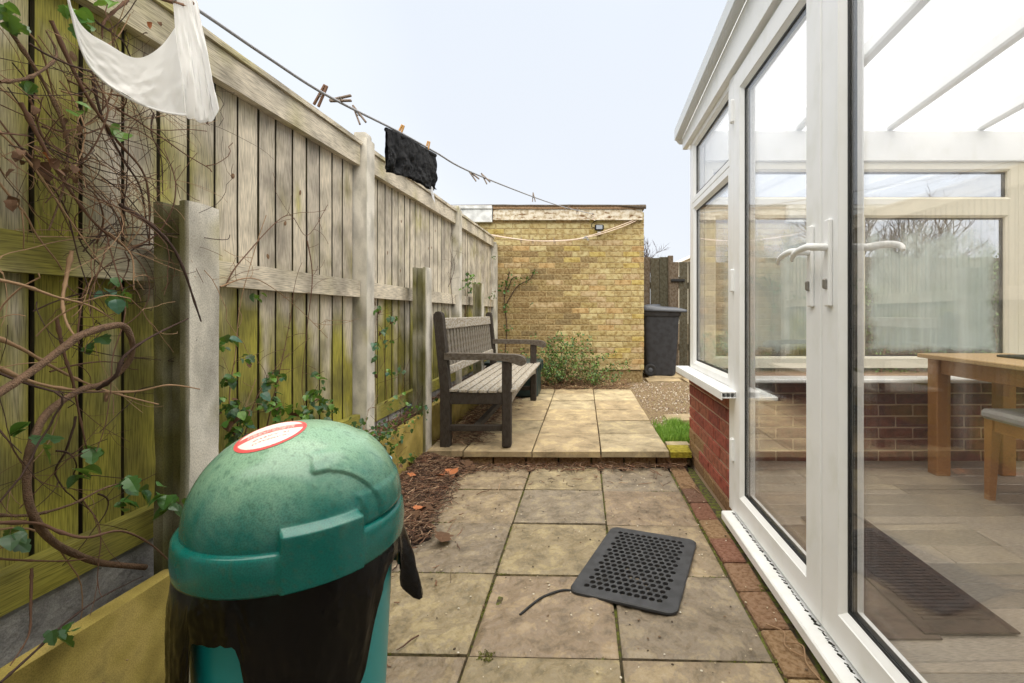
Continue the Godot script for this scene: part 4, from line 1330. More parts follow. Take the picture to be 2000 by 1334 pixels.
func door_mat() -> void:
	var c := W(0.2185, 0.0, 1.863)
	var o := thing("rubber_mat", "black rubber mat with round drainage holes lying on the paving", "mat", c + Vector3(0, 0.004, 0))
	o.rotation.y = -atan2(0.188, 0.503)
	var w := 0.386
	var l := 0.54
	var th := 0.011
	var mb := MB.new()
	var nx := 11
	var ny := 17
	var mw := 0.305
	var ml := 0.465
	var cw := mw / (nx + 0.5)
	var cl := ml / ny
	var hr := minf(cw, cl) * 0.4
	var pts := func(x: float, z: float) -> Array:
		var y := th - 0.0015 + 0.0015 * sin(x * 14.0)
		return [Vector3(x, y, z), Vector3(x, 0.0, z)]
	for j in ny:
		var off := cw * 0.5 * (j % 2)
		var z0 := -ml / 2 + j * cl
		# half cell at the row's end
		var hx0 := -mw / 2 if j % 2 == 1 else mw / 2 - cw * 0.5
		mb.quad(Vector3(hx0, th, z0), Vector3(hx0, th, z0 + cl), Vector3(hx0 + cw * 0.5, th, z0 + cl), Vector3(hx0 + cw * 0.5, th, z0))
		for i in nx:
			var x0 := -mw / 2 + i * cw + off
			var m := Vector3(x0 + cw / 2, 0, z0 + cl / 2)
			var ns := 16
			for s in ns:
				var a := TAU * s / ns
				var b := TAU * (s + 1) / ns
				var da := Vector2(cos(a), sin(a))
				var db := Vector2(cos(b), sin(b))
				var ea := da * minf(cw / 2 / maxf(absf(da.x), 1e-6), cl / 2 / maxf(absf(da.y), 1e-6))
				var eb := db * minf(cw / 2 / maxf(absf(db.x), 1e-6), cl / 2 / maxf(absf(db.y), 1e-6))
				var up := Vector3(0, th, 0)
				mb.quad(m + Vector3(da.x * hr, 0, da.y * hr) + up, m + Vector3(db.x * hr, 0, db.y * hr) + up, m + Vector3(eb.x, 0, eb.y) + up, m + Vector3(ea.x, 0, ea.y) + up)
				mb.quad(m + Vector3(da.x * hr, 0, da.y * hr) + up, m + Vector3(db.x * hr, 0, db.y * hr) + up, m + Vector3(db.x * hr, 0, db.y * hr), m + Vector3(da.x * hr, 0, da.y * hr))
				if absf(ea.angle() - eb.angle()) < 1.0 and absf(absf(ea.x) - cw / 2) > 1e-5 != (absf(absf(eb.x) - cw / 2) > 1e-5):
					var corner := Vector3(signf(ea.x + eb.x) * cw / 2, 0, signf(ea.y + eb.y) * cl / 2)
					mb.tri(m + Vector3(ea.x, 0, ea.y) + up, m + corner + up, m + Vector3(eb.x, 0, eb.y) + up)
	# border with rounded corners
	var inner := []
	var outer := []
	var seg := 8
	for k in 4:
		var sx: float = [1, -1, -1, 1][k]
		var sz: float = [1, 1, -1, -1][k]
		for s in seg + 1:
			var a := PI / 2 * (k + float(s) / seg)
			var rc := 0.035
			outer.append(Vector3(sx * (w / 2 - rc) + cos(a) * rc, 0, sz * (l / 2 - rc) + sin(a) * rc))
			inner.append(Vector3(sx * mw / 2, 0, sz * ml / 2))
	var wav := func(p: Vector3) -> float: return 0.006 * maxf(0.0, noise(p, 6.0)) * smoothstep(0.16, 0.24, absf(p.z))
	for k in outer.size():
		var a: Vector3 = outer[k]
		var b: Vector3 = outer[(k + 1) % outer.size()]
		var ia: Vector3 = inner[k]
		var ib: Vector3 = inner[(k + 1) % outer.size()]
		var up := Vector3(0, th, 0)
		var bev := Vector3(0, th - 0.003, 0)
		var a2 := a + (ia - a).normalized() * 0.004
		var b2 := b + (ib - b).normalized() * 0.004
		mb.quad(ia + up, ib + up, b2 + up, a2 + up)
		mb.quad(a2 + up, b2 + up, b + bev, a + bev)
		mb.quad(a + bev, b + bev, b, a)
	part(o, "sheet", mb.done(), M.rubber)
	var t := thing("cord", "short black cord end curling out from the rubber mat", "cord")
	mb = MB.new()
	mb.tube(curve([W(-0.04, 0.005, 1.69), W(-0.08, 0.006, 1.69), W(-0.14, 0.005, 1.655), W(-0.175, 0.006, 1.61), W(-0.21, 0.005, 1.555)], 24), [0.0042], 7)
	part(t, "strand", mb.done(), M.cord)

# the clothesline runs straight in plan from the house to the outbuilding: its distance follows from the photo's x
func line_z(x: float) -> float:
	return -1.14 / ((x - VX) / F - 0.2034)

func lp(x: float, y: float) -> Vector3:
	return px(x, y, line_z(x))

func peg(a: Vector3, b: Vector3, m: Material, label: String, open := 0.0) -> void:
	# a is the handle end, b the jaw end; scaled to a real peg's 75 mm along the sight
	var p := thing("clothes_peg", label, "peg", (a + b) / 2.0, "pegs on the clotheslines")
	var d := (b - a).normalized()
	var side := d.cross(Vector3(0.25, 0.2, 1)).normalized()
	var n := d.cross(side)
	var len := 0.074
	for s in [-1, 1]:
		var tilt := d.rotated(n, s * (0.05 + open))
		var mb := MB.new()
		mb.box(Transform3D(Basis(tilt.cross(n), tilt, n), side * s * 0.0055), Vector3(0.0062, len, 0.0095), 0.0012)
		part(p, "prong", mb.done(), m)
	var mb := MB.new()
	var pts := []
	for k in 19: pts.append(n * (0.0062 * (1 if k % 4 < 2 else -1)) + side * 0.007 * cos(k * 0.7) + d * 0.005 * sin(k * 0.7))
	mb.tube(pts, [0.0011], 4)
	part(p, "spring", mb.done(), M.wire)

func cloth(pts_top: Array, pts_bot: Array, nu: int, nv: int, amp: float, folds: float, sd: float, off: Vector3) -> ArrayMesh:
	var a := curve(pts_top, nu)
	var b := curve(pts_bot, nu)
	var mb := MB.new()
	var rows := []
	for i in nv + 1:
		var t := float(i) / nv
		var row := PackedVector3Array()
		for j in nu + 1:
			var p: Vector3 = a[j].lerp(b[j], t)
			var d := amp * (0.25 + t) * (noise(Vector3(j * folds / nu + sd, t * 1.3, sd), 1.0) + 0.35 * noise(Vector3(j * folds * 3.0 / nu, t * 4.0, sd + 3), 1.0))
			row.append(p + Vector3(0.75, 0, 0.6) * d + off)
		rows.append(row)
	mb.grid(rows)
	return mb.done()

func washing() -> void:
	var l := thing("clothesline", "grey plastic-coated clothesline running from the house to the outbuilding fascia", "clothesline")
	var mb := MB.new()
	var pts := [W(-1.26, 1.93, -0.6), W(-1.09, 1.78, 0.25)]
	for q in [[160, -126], [380, 15], [520, 110], [640, 187], [780, 258], [850, 297], [920, 336], [1043, 385], [1100, 404], [1140, 414]]: pts.append(lp(q[0], q[1]))
	pts.append(W(0.12, 2.31, 6.215))
	mb.tube(curve(pts, 120), [0.0044], 6)
	part(l, "rope", mb.done(), M.cable)
	mb = MB.new()
	mb.tube(curve([W(0.12, 2.31, 6.21), W(0.1, 2.3, 6.19), W(0.14, 2.27, 6.18), W(0.12, 2.24, 6.19), W(0.15, 2.22, 6.19)], 20), [0.006], 5)
	part(l, "knot", mb.done(), M.string)
	bx(l, "hook", W(0.11, 2.3, 6.19), W(0.13, 2.32, 6.22), M.wire)
	for q in [[641, 197, 689, 191, 0.06, "grey weathered peg lying sideways on the clothesline beside the upright brown peg"], [689, 206, 709, 241, 0.1, "splayed grey peg on the clothesline between the sideways peg and the black cloth"], [913, 331, 935, 354, 0.1, "splayed grey peg of the close pair on the bare clothesline past the black cloth"], [938, 336, 956, 360, 0.12, "splayed grey peg of the close pair on the bare clothesline past the black cloth"], [1041, 374, 1043, 396, 0.1, "lone small grey peg on the clothesline just above the outbuilding roof"], [1096, 413, 1118, 401, 0.1, "grey peg lying across the clothesline before the outbuilding fascia"], [1128, 404, 1127, 420, 0.1, "grey peg hanging upright on the clothesline before the outbuilding fascia"]]:
		var z := line_z((q[0] + q[2]) / 2.0)
		peg(px(q[0], q[1], z), px(q[2], q[3], z), M.peg_grey, q[5], q[4])
	peg(lp(637, 166), px(617, 207, line_z(637)), M.peg_brown, "brown wooden peg standing upright on the grey clothesline above the fence capping")
	peg(px(788, 243, 1.93), px(773, 278, 1.93), M.peg_new, "clean orange wooden peg holding the black cloth near its fence-side corner")
	peg(px(838, 275, 2.13), px(830, 308, 2.13), M.peg_new, "clean orange wooden peg holding the black cloth above its white label")
	peg(px(322, -4, 1.07), px(366, 8, 1.07), M.peg_brown, "brown wooden peg pinching the top corner of the white cloth")
	# white cloth, a twisted strip that dips between two corners, with a wider fold at one end
	var w := thing("white_cloth", "white thin cloth sagging from the clothesline in front of the fence", "cloth")
	var top := []
	var bot := []
	for q in [[120, -40], [158, 48], [215, 88], [268, 113], [312, 92], [345, 48], [368, 4]]: top.append(px(q[0], q[1], line_z(q[0]) + 0.03))
	for q in [[126, -32], [160, 98], [196, 152], [255, 194], [310, 216], [352, 224], [378, 224]]: bot.append(px(q[0], q[1], line_z(q[0]) + 0.03))
	part(w, "main_fold", cloth(top, bot, 48, 24, 0.013, 3.0, 1.0, Vector3.ZERO), M.white_cloth)
	mb = MB.new()
	mb.tube(curve(bot, 40), [0.0022], 5)
	part(w, "hem", mb.done(), M.white_cloth)
	top = []
	bot = []
	for q in [[352, 14], [362, -2], [374, -12], [388, 4]]: top.append(px(q[0], q[1], 1.085))
	for q in [[374, 226], [392, 240], [418, 238], [431, 214]]: bot.append(px(q[0], q[1], 1.07))
	part(w, "end_fold", cloth(top, bot, 24, 30, 0.02, 4.0, 5.0, Vector3(0, 0, 0.02)), M.white_cloth)
	part(w, "back_fold", cloth(top, bot, 24, 30, 0.016, 3.0, 9.0, Vector3(-0.012, 0.008, -0.012)), M.white_cloth)
	# black cloth folded over the line
	var b := thing("black_cloth", "crumpled black knitted cloth folded over the clothesline with two orange pegs", "cloth")
	top = []
	bot = []
	for q in [[754, 253], [775, 262], [800, 275], [825, 290], [850, 304]]: top.append(lp(q[0], q[1]))
	for q in [[755, 332], [772, 341], [800, 348], [826, 362], [851, 372]]: bot.append(lp(q[0], q[1]))
	part(b, "front_layer", cloth(top, bot, 60, 50, 0.034, 5.0, 2.0, Vector3(0.006, 0.002, 0.006)), M.black_cloth)
	part(b, "back_layer", cloth(top, bot, 40, 30, 0.02, 4.0, 8.0, Vector3(-0.008, 0.002, -0.008)), M.black_cloth)
	mb = MB.new()
	mb.tube(curve(top, 20), [0.009], 8)
	part(b, "folded_edge", mb.done(), M.black_cloth)
	mb = MB.new()
	var z := 2.17
	mb.quad(px(838, 362, z), px(845, 365, z), px(850, 397, z + 0.01), px(845, 388, z))
	part(b, "label", mb.done(), M.cloth_label)
	# second, pale string in front of the outbuilding
	var s := thing("pale_string", "pale doubled string sagging across the brick outbuilding with a few pegs", "string")
	for k in 2:
		mb = MB.new()
		var dz := 0.02 * k
		mb.tube(curve([px(948, 456 + k, 5.95), px(985, 463 + k, 6.0), px(1040, 470, 6.05), px(1085, 470 + k, 6.08), px(1130, 466 + k, 6.12), px(1170, 455 + k * 3, 6.16), px(1210, 441 + k * 4, 6.19), px(1243, 428 + k * 3, 6.22)], 50), [0.005], 5)
		part(s, "strand", mb.done(), M.string)
	for q in [[1018, 464, 1018, 473], [1040, 465, 1041, 476], [1082, 466, 1083, 475], [1136, 468, 1150, 460], [1140, 460, 1152, 471]]:
		peg(px(q[0], q[1], 6.08), px(q[2], q[3], 6.08), M.peg_grey if q[0] < 1100 else M.cable, "small brown peg hanging on the doubled string before the bricks" if q[0] < 1100 else "pale grey peg of the crossed pair on the doubled string", 0.08)

func leaf_mesh(lobes: int, curl: float, sd: int) -> ArrayMesh:
	# one leaf, 1 unit long along +z, lobed outline, folded along its midrib
	var r := RandomNumberGenerator.new()
	r.seed = sd
	var mb := MB.new()
	var n := 9
	var L := []
	var R := []
	var C := []
	for i in n + 1:
		var t := float(i) / n
		var w := 0.42 * pow(sin(PI * pow(t, 0.75)), 0.8)
		if lobes > 0: w *= 0.72 + 0.42 * absf(sin(t * PI * lobes)) + r.randf_range(-0.06, 0.06)
		var y := -curl * t * t
		C.append(Vector3(0.02 * sin(t * 4.0), y, t))
		L.append(Vector3(-w, y + 0.28 * w + r.randf_range(-0.02, 0.02), t - 0.06 * w))
		R.append(Vector3(w, y + 0.28 * w + r.randf_range(-0.02, 0.02), t - 0.06 * w))
	for i in n:
		mb.quad(C[i], L[i], L[i + 1], C[i + 1])
		mb.quad(R[i], C[i], C[i + 1], R[i + 1])
	return mb.done()

func put_leaf(parent: Node3D, p: Vector3, size: float, m: Material, kind: int, flat := 0.0) -> void:
	var key := ["leaf", kind]
	if not meshes.has(key): meshes[key] = leaf_mesh([0, 3, 2][kind % 3], [0.25, 0.12, 0.45][kind % 3], kind)
	var b := Basis.from_euler(Vector3(rng.randf_range(0.1, 1.2), rng.randf() * TAU, rng.randf_range(-0.7, 0.7)))
	if flat > 0: b = Basis.from_euler(Vector3(rng.randf_range(-0.3, 0.3), rng.randf() * TAU, rng.randf_range(-0.35, 0.35)))
	part(parent, "leaf", meshes[key], m, Transform3D(b.scaled(Vector3.ONE * size), p))

func wander(p: Vector3, d: Vector3, length: float, steps: int, bend: float, r: RandomNumberGenerator, sag := 0.0) -> Array:
	var out := [p]
	var w := Vector3(r.randf_range(-1, 1), r.randf_range(-1, 1), r.randf_range(-1, 1)) * bend
	for k in steps:
		w = w * 0.8 + Vector3(r.randf_range(-1, 1), r.randf_range(-1, 1), r.randf_range(-1, 1)) * bend * 0.6
		d = (d + w + Vector3(0, -sag, 0)).normalized()
		var q: Vector3 = out[-1] + d * length / steps
		q.x = clampf(q.x, -1.19 + 0.006 * r.randf(), -0.985 + 0.02 * r.randf())
		out.append(q)
	return out

func climber() -> void:
	var c := thing("climbing_plant", "leafless brown woody climber tangled over the end of the fence", "climber")
	var r := RandomNumberGenerator.new()
	r.seed = 5
	var mb := MB.new()
	var pts := []
	# main stem, traced where it shows in front of the boards
	for q in [[-60, 800, 1.0], [0, 766, 1.0], [56, 730, 1.0], [131, 674, 1.0], [157, 655, 1.0], [210, 638, 1.0], [241, 637, 1.0], [256, 660, 1.0], [258, 690, 1.02], [240, 722, 1.04], [202, 749, 1.06], [157, 762, 1.06], [94, 805, 1.06], [64, 861, 1.05], [53, 915, 1.05], [56, 980, 1.05], [80, 1032, 1.06], [112, 1064, 1.08], [152, 1084, 1.1], [200, 1100, 1.12], [284, 1108, 1.12]]: pts.append(pf(q[0], q[1], q[2]))
	var cv := curve(pts, 110)
	var rad := []
	for k in cv.size(): rad.append(0.0068 + 0.0014 * noise(Vector3(k * 0.2, 0, 0), 1.0) - 0.0015 * smoothstep(30, 45, k) * (1.0 - smoothstep(45, 70, k)))
	mb.tube(cv, rad, 9)
	part(c, "main_stem", mb.done(), M.bark)
	var traced := [
		[[-40, 540, 1.0], [40, 556, 1.0], [110, 580, 1.0], [175, 597, 1.02], [222, 625, 1.05]],
		[[140, 490, 1.1], [130, 540, 1.1], [122, 590, 1.08], [130, 630, 1.05], [145, 655, 1.02]],
		[[235, 400, 1.1], [290, 435, 1.02], [335, 480, 1.0], [360, 530, 0.99], [380, 590, 0.99], [393, 628, 0.99]],
		[[190, 760, 1.04], [225, 735, 1.0], [240, 700, 0.99], [275, 670, 0.98], [320, 645, 0.98], [368, 622, 0.98]],
		[[-30, 705, 1.1], [60, 745, 1.1], [150, 762, 1.08], [260, 765, 1.05], [330, 752, 1.0], [390, 760, 0.99]],
		[[-30, 650, 1.12], [40, 680, 1.12], [100, 715, 1.12], [160, 745, 1.12], [230, 770, 1.1], [310, 790, 1.05]],
		[[-30, 1005, 1.1], [60, 1006, 1.1], [140, 985, 1.08], [200, 955, 1.06], [250, 940, 1.05]],
		[[-30, 1022, 1.05], [70, 1022, 1.05], [120, 1040, 1.03], [170, 1050, 1.0], [235, 1037, 1.0], [290, 1060, 1.02], [330, 1095, 1.03]],
		[[-20, 1090, 1.08], [60, 1095, 1.08], [140, 1095, 1.08], [200, 1085, 1.1]],
		[[0, 1334, 0.99], [60, 1280, 1.0], [130, 1215, 1.02], [200, 1165, 1.05], [280, 1125, 1.08]],
		[[62, 1110, 1.1], [60, 1180, 1.08], [56, 1240, 1.06], [20, 1300, 1.02]],
		[[110, 620, 1.1], [125, 690, 1.1], [142, 745, 1.1], [155, 810, 1.1], [170, 880, 1.1]],
		[[250, 0, 1.14], [205, 40, 1.14], [200, 75, 1.14]],
		[[0, 160, 1.1], [60, 150, 1.1], [110, 110, 1.12], [90, 60, 1.14]],
		[[20, 60, 1.12], [90, 170, 1.12], [130, 270, 1.12], [125, 360, 1.12], [95, 450, 1.12]],
		[[40, 200, 1.1], [110, 330, 1.1], [180, 430, 1.1], [240, 480, 1.1]],
		[[-20, 240, 1.1], [60, 320, 1.1], [130, 420, 1.1], [200, 520, 1.08]],
		[[180, 150, 1.14], [200, 230, 1.14], [240, 310, 1.14], [275, 370, 1.14], [290, 470, 1.13]],
		[[100, 40, 1.12], [160, 170, 1.12], [225, 270, 1.12], [285, 350, 1.12], [292, 480, 1.12]],
		[[300, 220, 1.14], [296, 260, 1.14], [315, 310, 1.14], [318, 380, 1.14]],
	]
	for t in traced:
		mb = MB.new()
		pts = []
		for q in t: pts.append(pf(q[0], q[1], q[2]))
		cv = curve(pts, 30)
		var r0 := r.randf_range(0.002, 0.0042)
		rad = []
		for k in cv.size(): rad.append(lerpf(r0, r0 * 0.4, k / 30.0) * (1.0 + 0.3 * noise(Vector3(k * 0.9, r0 * 5000.0, 0), 1.0) + (0.45 if k % 7 == 3 else 0.0)))
		mb.tube(cv, rad, 6)
		part(c, "stem", mb.done(), [M.twig_brown, M.twig_tan, M.bark, M.twig_dark][r.randi() % 4])
	# the rest of the tangle: thin shoots from knots along the fence
	for set in 3:
		mb = MB.new()
		for k in 46:
			var q: Array
			var d: Vector3
			var f := r.randf()
			if f < 0.5:
				q = [r.randf_range(-60, 230), r.randf_range(-20, 330)]
				d = Vector3(r.randf_range(-0.1, 0.15), r.randf_range(-0.8, 0.25), -r.randf_range(0.2, 1.0))
			elif f < 0.75:
				q = [r.randf_range(150, 260), r.randf_range(440, 500)]
				d = Vector3(r.randf_range(0.0, 0.25), r.randf_range(-0.6, 1.0), r.randf_range(-0.8, 0.5))
			else:
				q = [r.randf_range(-60, 200), r.randf_range(560, 1050)]
				d = Vector3(r.randf_range(0, 0.2), r.randf_range(-0.6, 0.6), r.randf_range(-0.9, 0.3))
			var ln := r.randf_range(0.15, 0.5)
			cv = wander(pf(q[0], q[1], r.randf_range(1.08, 1.17)), d.normalized(), ln, 16, 0.22, r, 0.03)
			var r0 := 0.0009 + 0.0017 * pow(r.randf(), 2.0)
			rad = []
			for i in cv.size(): rad.append(lerpf(r0, r0 * 0.5, i / 16.0))
			mb.tube(cv, rad, 4)
			for b in 2:
				var k2 := 3 + r.randi() % 12
				mb.tube(wander(cv[k2], (cv[k2 + 1] - cv[k2] + Vector3(0.01, r.randf_range(-0.02, 0.03), r.randf_range(-0.02, 0.02))).normalized(), r.randf_range(0.04, 0.14), 6, 0.25, r), [r0 * 0.6, r0 * 0.4], 4)
		tag(part(c, "shoots", mb.done(), [M.twig_brown, M.twig_tan, M.twig_dark][set]), "", "", "", "stuff")
	# withered leaves and fresh ones
	for q in [[60, 300, 5], [30, 325, 3], [100, 325, 7], [145, 330, 5], [75, 190, 2], [150, 245, 4], [35, 375, 3], [290, 55, 3]]:
		for k in q[2]: put_leaf(c, pf(q[0] + r.randf_range(-22, 22), q[1] + r.randf_range(-18, 18), r.randf_range(1.05, 1.14)), r.randf_range(0.012, 0.024), M.leaf_dead if r.randf() < 0.9 else M.leaf_orange, 2)
	for q in [[215, 575, 5, 1.08, "leaf_blue"], [240, 585, 4, 1.05, "leaf_blue"], [245, 570, 3, 1.06, "leaf_mid"], [215, 545, 2, 1.1, "leaf_mid"], [140, 22, 6, 1.14, "leaf_bright"], [160, 35, 5, 1.14, "leaf_mid"], [20, 45, 6, 1.12, "leaf_dark"], [150, 925, 4, 1.05, "leaf_dark"], [250, 945, 6, 1.05, "leaf_mid"], [275, 965, 4, 1.05, "leaf_dark"], [320, 960, 7, 1.02, "leaf_mid"], [345, 985, 5, 1.0, "leaf_dark"], [235, 990, 4, 1.08, "leaf_mid"], [70, 830, 3, 1.06, "leaf_mid"], [90, 860, 4, 1.05, "leaf_dark"], [185, 670, 4, 1.1, "leaf_dark"], [95, 1235, 4, 1.02, "leaf_dark"], [130, 1225, 2, 1.02, "leaf_mid"], [180, 880, 4, 1.1, "leaf_mid"], [150, 205, 3, 1.13, "leaf_bright"], [70, 165, 3, 1.13, "leaf_mid"], [225, 95, 2, 1.14, "leaf_bright"], [225, 0, 3, 1.14, "leaf_bright"], [30, 1045, 5, 1.05, "leaf_dark"], [230, 255, 2, 1.13, "leaf_bright"], [20, 15, 6, 1.1, "leaf_mid"]]:
		for k in q[2]: put_leaf(c, pf(q[0] + r.randf_range(-15, 15), q[1] + r.randf_range(-13, 13), q[3] + r.randf_range(-0.03, 0.01)), r.randf_range(0.022, 0.04), M[q[4]], 1 if r.randf() < 0.5 else 0)

func ivy() -> void:
	var r := RandomNumberGenerator.new()
	r.seed = 21
	# each entry: label, shoots as photo points on the fence plane, leaf clusters (x, y, count, spread)
	var plants := [
		["ivy with dark leaves climbing the boards beside the concrete stub post", [[[455, 900], [448, 780], [460, 690], [470, 590], [500, 480], [520, 420]], [[470, 880], [500, 780], [540, 720], [565, 690]], [[440, 900], [470, 820], [500, 740]], [[430, 560], [500, 545], [580, 600], [640, 660]], [[600, 470], [610, 540], [600, 640], [590, 760], [610, 840]], [[520, 840], [560, 660], [575, 560]], [[440, 560], [470, 510], [560, 420], [600, 460], [640, 400]]], [[440, 668, 7, 14], [450, 735, 6, 16], [445, 790, 16, 18], [465, 810, 18, 20], [470, 850, 18, 24], [535, 738, 10, 18], [525, 780, 12, 18], [548, 800, 8, 16], [502, 578, 4, 8], [615, 775, 14, 22], [640, 790, 10, 18], [595, 800, 12, 20], [640, 830, 10, 18], [545, 840, 12, 26], [480, 700, 3, 10], [620, 735, 4, 10]], 1.16],
		["thin ivy shoots with small leaves on the boards beside the second stub post", [[[735, 880], [734, 760], [733, 660], [738, 600]], [[760, 850], [752, 720], [745, 640]], [[780, 860], [785, 760], [800, 700]]], [[738, 600, 4, 8], [768, 625, 7, 10], [752, 645, 5, 8], [735, 675, 5, 8], [735, 700, 4, 8], [758, 670, 4, 8], [765, 730, 7, 12], [785, 720, 5, 10], [732, 730, 3, 6]], 1.17],
		["low bramble with dry stems and small leaves along the retaining wall top", [[[690, 860], [740, 830], [790, 810], [830, 790]], [[720, 890], [770, 860], [810, 800], [830, 740]], [[770, 870], [775, 920], [782, 950]], [[735, 900], [800, 905], [840, 900]], [[700, 870], [715, 820], [720, 800]], [[750, 880], [765, 905], [770, 935]]], [[720, 850, 22, 22], [745, 840, 24, 24], [765, 855, 20, 20], [790, 825, 20, 22], [815, 800, 18, 20], [730, 870, 16, 20], [760, 880, 10, 16], [790, 895, 8, 12], [808, 893, 8, 10], [770, 905, 5, 10], [840, 790, 8, 14], [775, 780, 8, 20], [700, 830, 12, 18], [680, 840, 10, 16]], 1.06],
		["dry brown vine with a few leaves on the fence behind the bench", [[[885, 600], [880, 540], [884, 480], [880, 430]], [[876, 560], [888, 520], [878, 480], [886, 440]], [[905, 640], [912, 580], [915, 530]], [[955, 640], [960, 560], [963, 500]]], [[910, 555, 12, 12], [925, 560, 10, 12], [918, 540, 6, 8], [962, 575, 10, 8], [965, 500, 7, 6], [955, 620, 7, 8], [950, 690, 8, 12], [930, 710, 8, 14]], 1.15],
		["sparse ivy creeping over the dirty bricks of the outbuilding", [], [], 0.0],
	]
	for p in plants:
		var o := thing("ivy_plant", p[0], "climber", Vector3.ZERO, "climbers on the fence and walls")
		if p[3] == 0.0:
			var zf := 6.2
			for t in [[[985, 700], [990, 640], [985, 580], [995, 530]], [[985, 600], [1010, 560], [1035, 545], [1045, 525]], [[990, 570], [1000, 545], [1010, 540]]]:
				var mb := MB.new()
				var pts := []
				for q in t: pts.append(px(q[0], q[1], zf + 0.03))
				mb.tube(curve(pts, 20), [0.006], 5)
				part(o, "stem", mb.done(), M.twig_dark)
			for q in [[985, 560, 18, 10], [995, 550, 14, 10], [1010, 548, 10, 8], [1030, 545, 10, 6], [1043, 530, 6, 5], [988, 600, 12, 8], [990, 640, 10, 8], [1040, 595, 3, 4], [995, 530, 5, 6], [985, 690, 10, 8]]:
				for k in q[2]: put_leaf(o, px(q[0] + r.randf_range(-q[3], q[3]), q[1] + r.randf_range(-q[3], q[3]), zf + r.randf_range(-0.05, 0.02)), r.randf_range(0.02, 0.042), [M.leaf_dark, M.leaf_mid][r.randi() % 2], 1)
			continue
		for t in p[1]:
			var mb := MB.new()
			var pts := []
			for q in t: pts.append(pf(q[0], q[1], p[3] + r.randf_range(-0.015, 0.005)))
			var cv := curve(pts, 28)
			mb.tube(cv, [0.0028, 0.0027, 0.0026, 0.0025, 0.0024, 0.0023, 0.0022, 0.0021, 0.002, 0.0019, 0.0018, 0.0017, 0.0016, 0.0015, 0.0014, 0.0013, 0.0012], 5)
			for b in 7:
				var k2 := 2 + r.randi() % 24
				mb.tube(wander(cv[k2], Vector3(r.randf_range(0, 0.5), r.randf_range(-0.2, 1), r.randf_range(-1, 1)).normalized(), r.randf_range(0.05, 0.2), 7, 0.25, r), [0.0013, 0.0008], 4)
			part(o, "stem", mb.done(), [M.twig_brown, M.twig_tan, M.twig_dark][r.randi() % 3])
		for q in p[2]:
			for k in int(q[2] * 1.7):
				var a: float = p[3] + r.randf_range(-0.08, 0.015)
				put_leaf(o, pf(q[0] + r.randf_range(-q[3], q[3]), q[1] + r.randf_range(-q[3], q[3]) * 0.9, a), r.randf_range(0.018, 0.04) * (0.75 if p[3] < 1.1 else 1.0), [M.leaf_dark, M.leaf_dark, M.leaf_mid, M.leaf_blue, M.leaf_bright][r.randi() % 5] if r.randf() < 0.93 else M.leaf_dead, 1 if r.randf() < 0.6 else 0)

func litter_height(x: float, z: float) -> float:
	var edge := -0.68 + 0.06 * noise(Vector3(z, 0, 1), 2.5) - 0.1 * (1.0 - smoothstep(1.7, 2.1, z))
	var a := clampf((edge - x) / 0.36, 0.0, 1.0)
	var corner := clampf((x + 1.1) / 1.9, 0.0, 1.0)
	var st := smoothstep(2.98 - 0.1 * (1.0 - corner), 3.08, z + 0.05 * noise(Vector3(x, 0, 0), 4.0)) * 0.014
	return maxf(a * 0.085 * smoothstep(1.25, 1.7, z), st)

func twig_instances(o: Node3D, called: String, spots: Array, s0: float, s1: float, cols: Array, r: RandomNumberGenerator) -> void:
	var mb := MB.new()
	mb.tube([Vector3(0, 0, -0.5), Vector3(0.05, 0.03, -0.15), Vector3(-0.03, 0.0, 0.2), Vector3(0.06, 0.02, 0.5)], [0.03, 0.035, 0.028, 0.015], 4)
	var mm := MultiMesh.new()
	mm.transform_format = MultiMesh.TRANSFORM_3D
	mm.use_colors = true
	mm.mesh = mb.done()
	mm.instance_count = spots.size()
	for k in spots.size():
		var b := Basis.from_euler(Vector3(r.randf_range(-0.35, 0.35), r.randf() * TAU, r.randf() * TAU))
		var ln := r.randf_range(s0, s1)
		var th := r.randf_range(0.6, 1.6)
		b = b * Basis.from_scale(Vector3(0.05 * th, 0.05 * th, ln))
		mm.set_instance_transform(k, Transform3D(b, spots[k]))
		mm.set_instance_color(k, cols[r.randi() % cols.size()] * r.randf_range(0.7, 1.25))
	var i := MultiMeshInstance3D.new()
	i.name = called
	i.multimesh = mm
	i.material_override = M.litter
	o.add_child(i, true)
	tag(i, "", "", "", "stuff")

